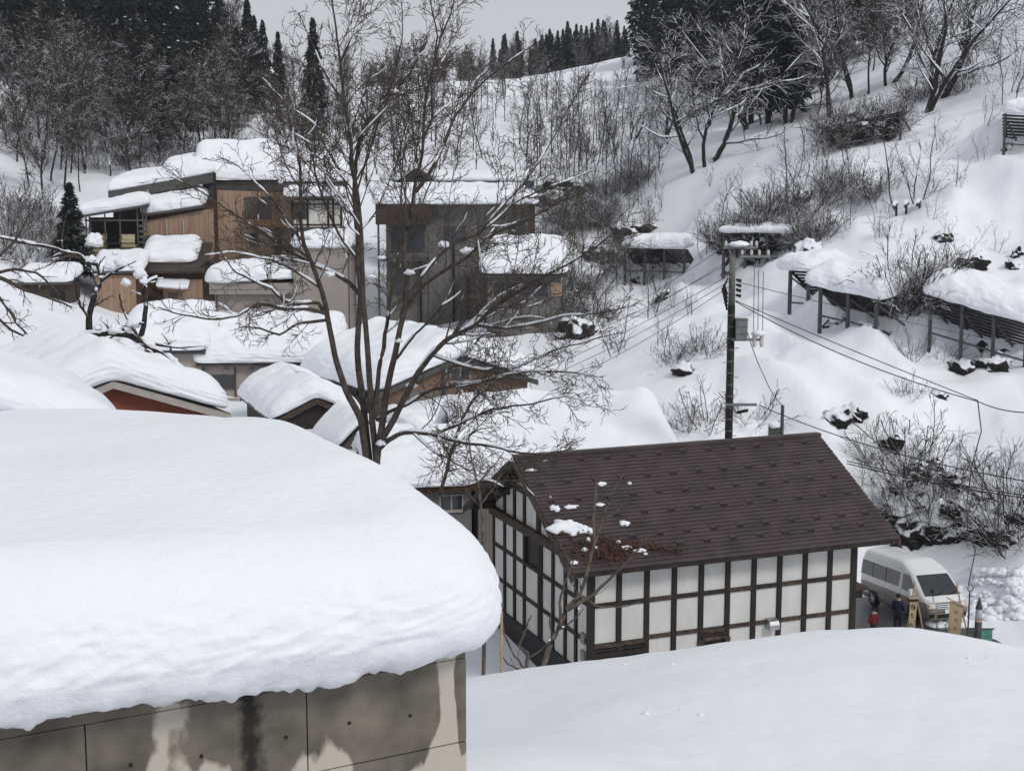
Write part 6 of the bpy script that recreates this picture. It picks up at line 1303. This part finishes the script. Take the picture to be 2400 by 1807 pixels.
many('sp', SP_, 'bare_sapling', 'forked bare sapling rooted on the bright hillside', 'sapling', [(2125,480,1.5),(2155,478,1.4),(1850,475,1.5),(2360,250,1.7),(2310,305,.8),(1990,540,.8),(2300,380,.5),(1780,560,1.2),(1745,590,1.2),(1700,520,1.1),(2050,490,.6),(1930,430,1.1),(2010,440,.9),(2370,220,1.5),(2230,640,.9),(1550,650,.8),(1580,720,.6),(1620,740,.6),(1650,600,.8),(2060,330,.8),(1985,380,1.1),(1900,380,1.1),(1870,420,1.0),(2340,160,1),(2280,190,1),(2390,120,1),(2200,350,.6)]+[(R2.uniform(1230, 1560), R2.uniform(480, 840), R2.uniform(.5, .95)) for _ in range(34)]+[(R2.uniform(1650, 2380), R2.uniform(400, 640), R2.uniform(.3, .7)) for _ in range(22)]+[(R2.uniform(2000, 2390), R2.uniform(1040, 1260), R2.uniform(.3, .6)) for _ in range(14)], tilt=.2)
BS = [(px+R2.normal(0, 16), py+R2.normal(0, 10), R2.uniform(.7, 1.25)) for px, py, n in ((1330,520,14),(1300,470,8),(1400,520,12),(1440,620,7),(1260,640,6),(1300,740,7),(1370,760,8),(1340,690,8),(1230,760,6),(1500,420,8),(1430,450,8),(1960,330,10),(2030,320,10),(2090,305,8),(1720,585,7),(1780,575,7),(1830,575,6),(1900,560,6),(1960,450,6),(2040,470,4),(2170,230,5),(2240,210,5),(1640,820,2),(1590,840,2),(2180,665,4),(2140,700,4),(2110,720,3),(1270,560,6),(1880,500,6),(1800,510,6)) for _ in range(n)]
many('br', BR_, 'brush', brush_label, 'brush', BS)
many('br', BR_, 'brush', 'low bare brush between the left hillside and the sheds', 'brush', [(R2.uniform(-10, 170), R2.uniform(480, 650), R2.uniform(.8, 1.4)) for _ in range(30)]+[(R2.uniform(170, 700), R2.uniform(330, 420), 1.2) for _ in range(34)])
many('br', BR_, 'brush', 'snow-clotted brush above the van on the steep bank', 'brush', [(2110,1110,1.1),(2140,1090,1.1),(2160,1140,1.2),(2150,1180,1.2),(2180,1170,1.1),(2120,1240,1),(2170,1245,1.1),(2200,1235,1.1),(2230,1225,.9),(2390,1230,1.3),(2380,1290,1.2),(2395,1260,1.2),(2350,1140,.9),(2390,1170,1.0),(2130,930,.6),(2210,850,.7),(2140,840,.6),(1650,1000,.9),(1760,985,.8),(1600,1010,.8)], tilt=.3)
# fallen clods on the near bank
cl = []
for k in range(14):
    px, py = ((1500, 1562), (1545, 1682), (2290, 1545))[k % 3]; px += R2.normal(0, 45); py += R2.normal(0, 9)
    p = hit0(px, py, 14.0, 60.0)
    if p[1] < 40: cl.append((p+np.array([0, 0, .005]), R2.uniform(.015, .05), 1.5, .6))
tag(clumps(R2, cl, M['snow_cap'], 'snow_clods'), 'small fallen snow clods on the smooth bank', None, None, 'stuff')
cl = []                                         # snow thrown up by the plough round the car park
for k in range(290):
    px, py = (R2.uniform(2275, 2400), R2.uniform(1335, 1455)) if k % 3 else (R2.uniform(2175, 2260), R2.uniform(1446, 1476))
    p = hit0(px, py, 47.0, 75.0); cl.append((p+np.array([0, 0, .03]), R2.choice([.04, .06, .09, .14, .24]), R2.uniform(.9, 1.5), R2.uniform(.6, 1.1)))
tag(clumps(R2, cl, M['snow_cap'], 'ploughed_snow'), 'lumpy ploughed snow round the parked van', None, None, 'stuff')
# ---- winter air
hz = MB().box(-420, 420, -30, 520, -12, 175).mesh('haze', None); hm = bpy.data.materials.new('haze'); hm.use_nodes = True; hn = hm.node_tree; hn.nodes.clear()
ho = hn.nodes.new('ShaderNodeOutputMaterial'); hv = hn.nodes.new('ShaderNodeVolumePrincipled'); hv.inputs['Color'].default_value = (.80, .86, .95, 1); hv.inputs['Density'].default_value = .00022; hn.links.new(hv.outputs[0], ho.inputs['Volume'])
hz.materials.append(hm); tag(link('haze', hz), 'thin grey winter haze', None, None, 'stuff')
# ---- rocks in the steep bank; rock shapes added for dark brush pockets and holes
def rockmat():
    m = barkmat('rock', (.020, .018, .017), .15, .55); return m
M['rock'] = rockmat()
for i, (px, py, r, sx) in enumerate(((2150,1105,.55,1),(2172,1085,.5,1.2),(2195,1100,.4,1),(2110,1205,.95,1.1),(2135,1195,.7,1),(2150,1255,.75,1.5),(2180,1262,.6,1.3),(2222,1178,.35,1),(2305,1175,.6,1),(2300,1205,.5,1),(2330,1235,.95,1.3),(2345,1262,.8,1.3),(2290,1255,.6,1.4),(2245,1255,.5,1.2),(2215,1120,.3,.7),(1970,985,.55,1.3),(2000,975,.5,1.3),(2270,622,.7,1.5),(2380,630,.7,.8),(2385,600,.55,.7),(2330,860,.8,1.3),(2250,870,.6,1.2),(1375,765,.9,.8),(1410,770,.8,.9),(1345,785,.8,1.2),(1420,740,.6,.8),(1335,700,.7,1),(1350,455,1.2,1.6),(1290,475,1.3,1.5),(1380,590,.6,1),(1545,590,.6,1.3),(1740,590,1.0,1.5),(1800,585,1.0,1.5),(2000,300,1.2,1.6),(2060,300,1.1,1.6),(1880,470,.6,1.3),(1310,455,1.5,1.6),(1400,755,1.3,.9),(1360,785,1.2,1.4),(1395,600,1.0,1.3),(1470,555,1.1,1.6),(1505,545,.9,1.5),(1640,265,1.2,1.5),(2210,560,.5,1.2),(1900,590,.7,1.5),(1600,870,.6,1),(1560,700,.6,1),(2180,1230,.9,1.5),(2240,1140,.7,1),(2270,1215,.9,1.2),(2385,1225,.9,1.1),(2130,1150,.8,1),(2200,930,.4,1.2),(2090,1050,.5,1))):
    p = hit(px, py); o = blob('rock', (p[0], p[1], p[2]-r*.25), r*1.15, None, sx, 1.0, i*1.7, 'rock', .55, 26, 18, 2.0); o.rotation_euler = (R(35), 0, i*1.3)
    tag(o, rock_label(px, py), 'rock', 'rocks in the snow bank')
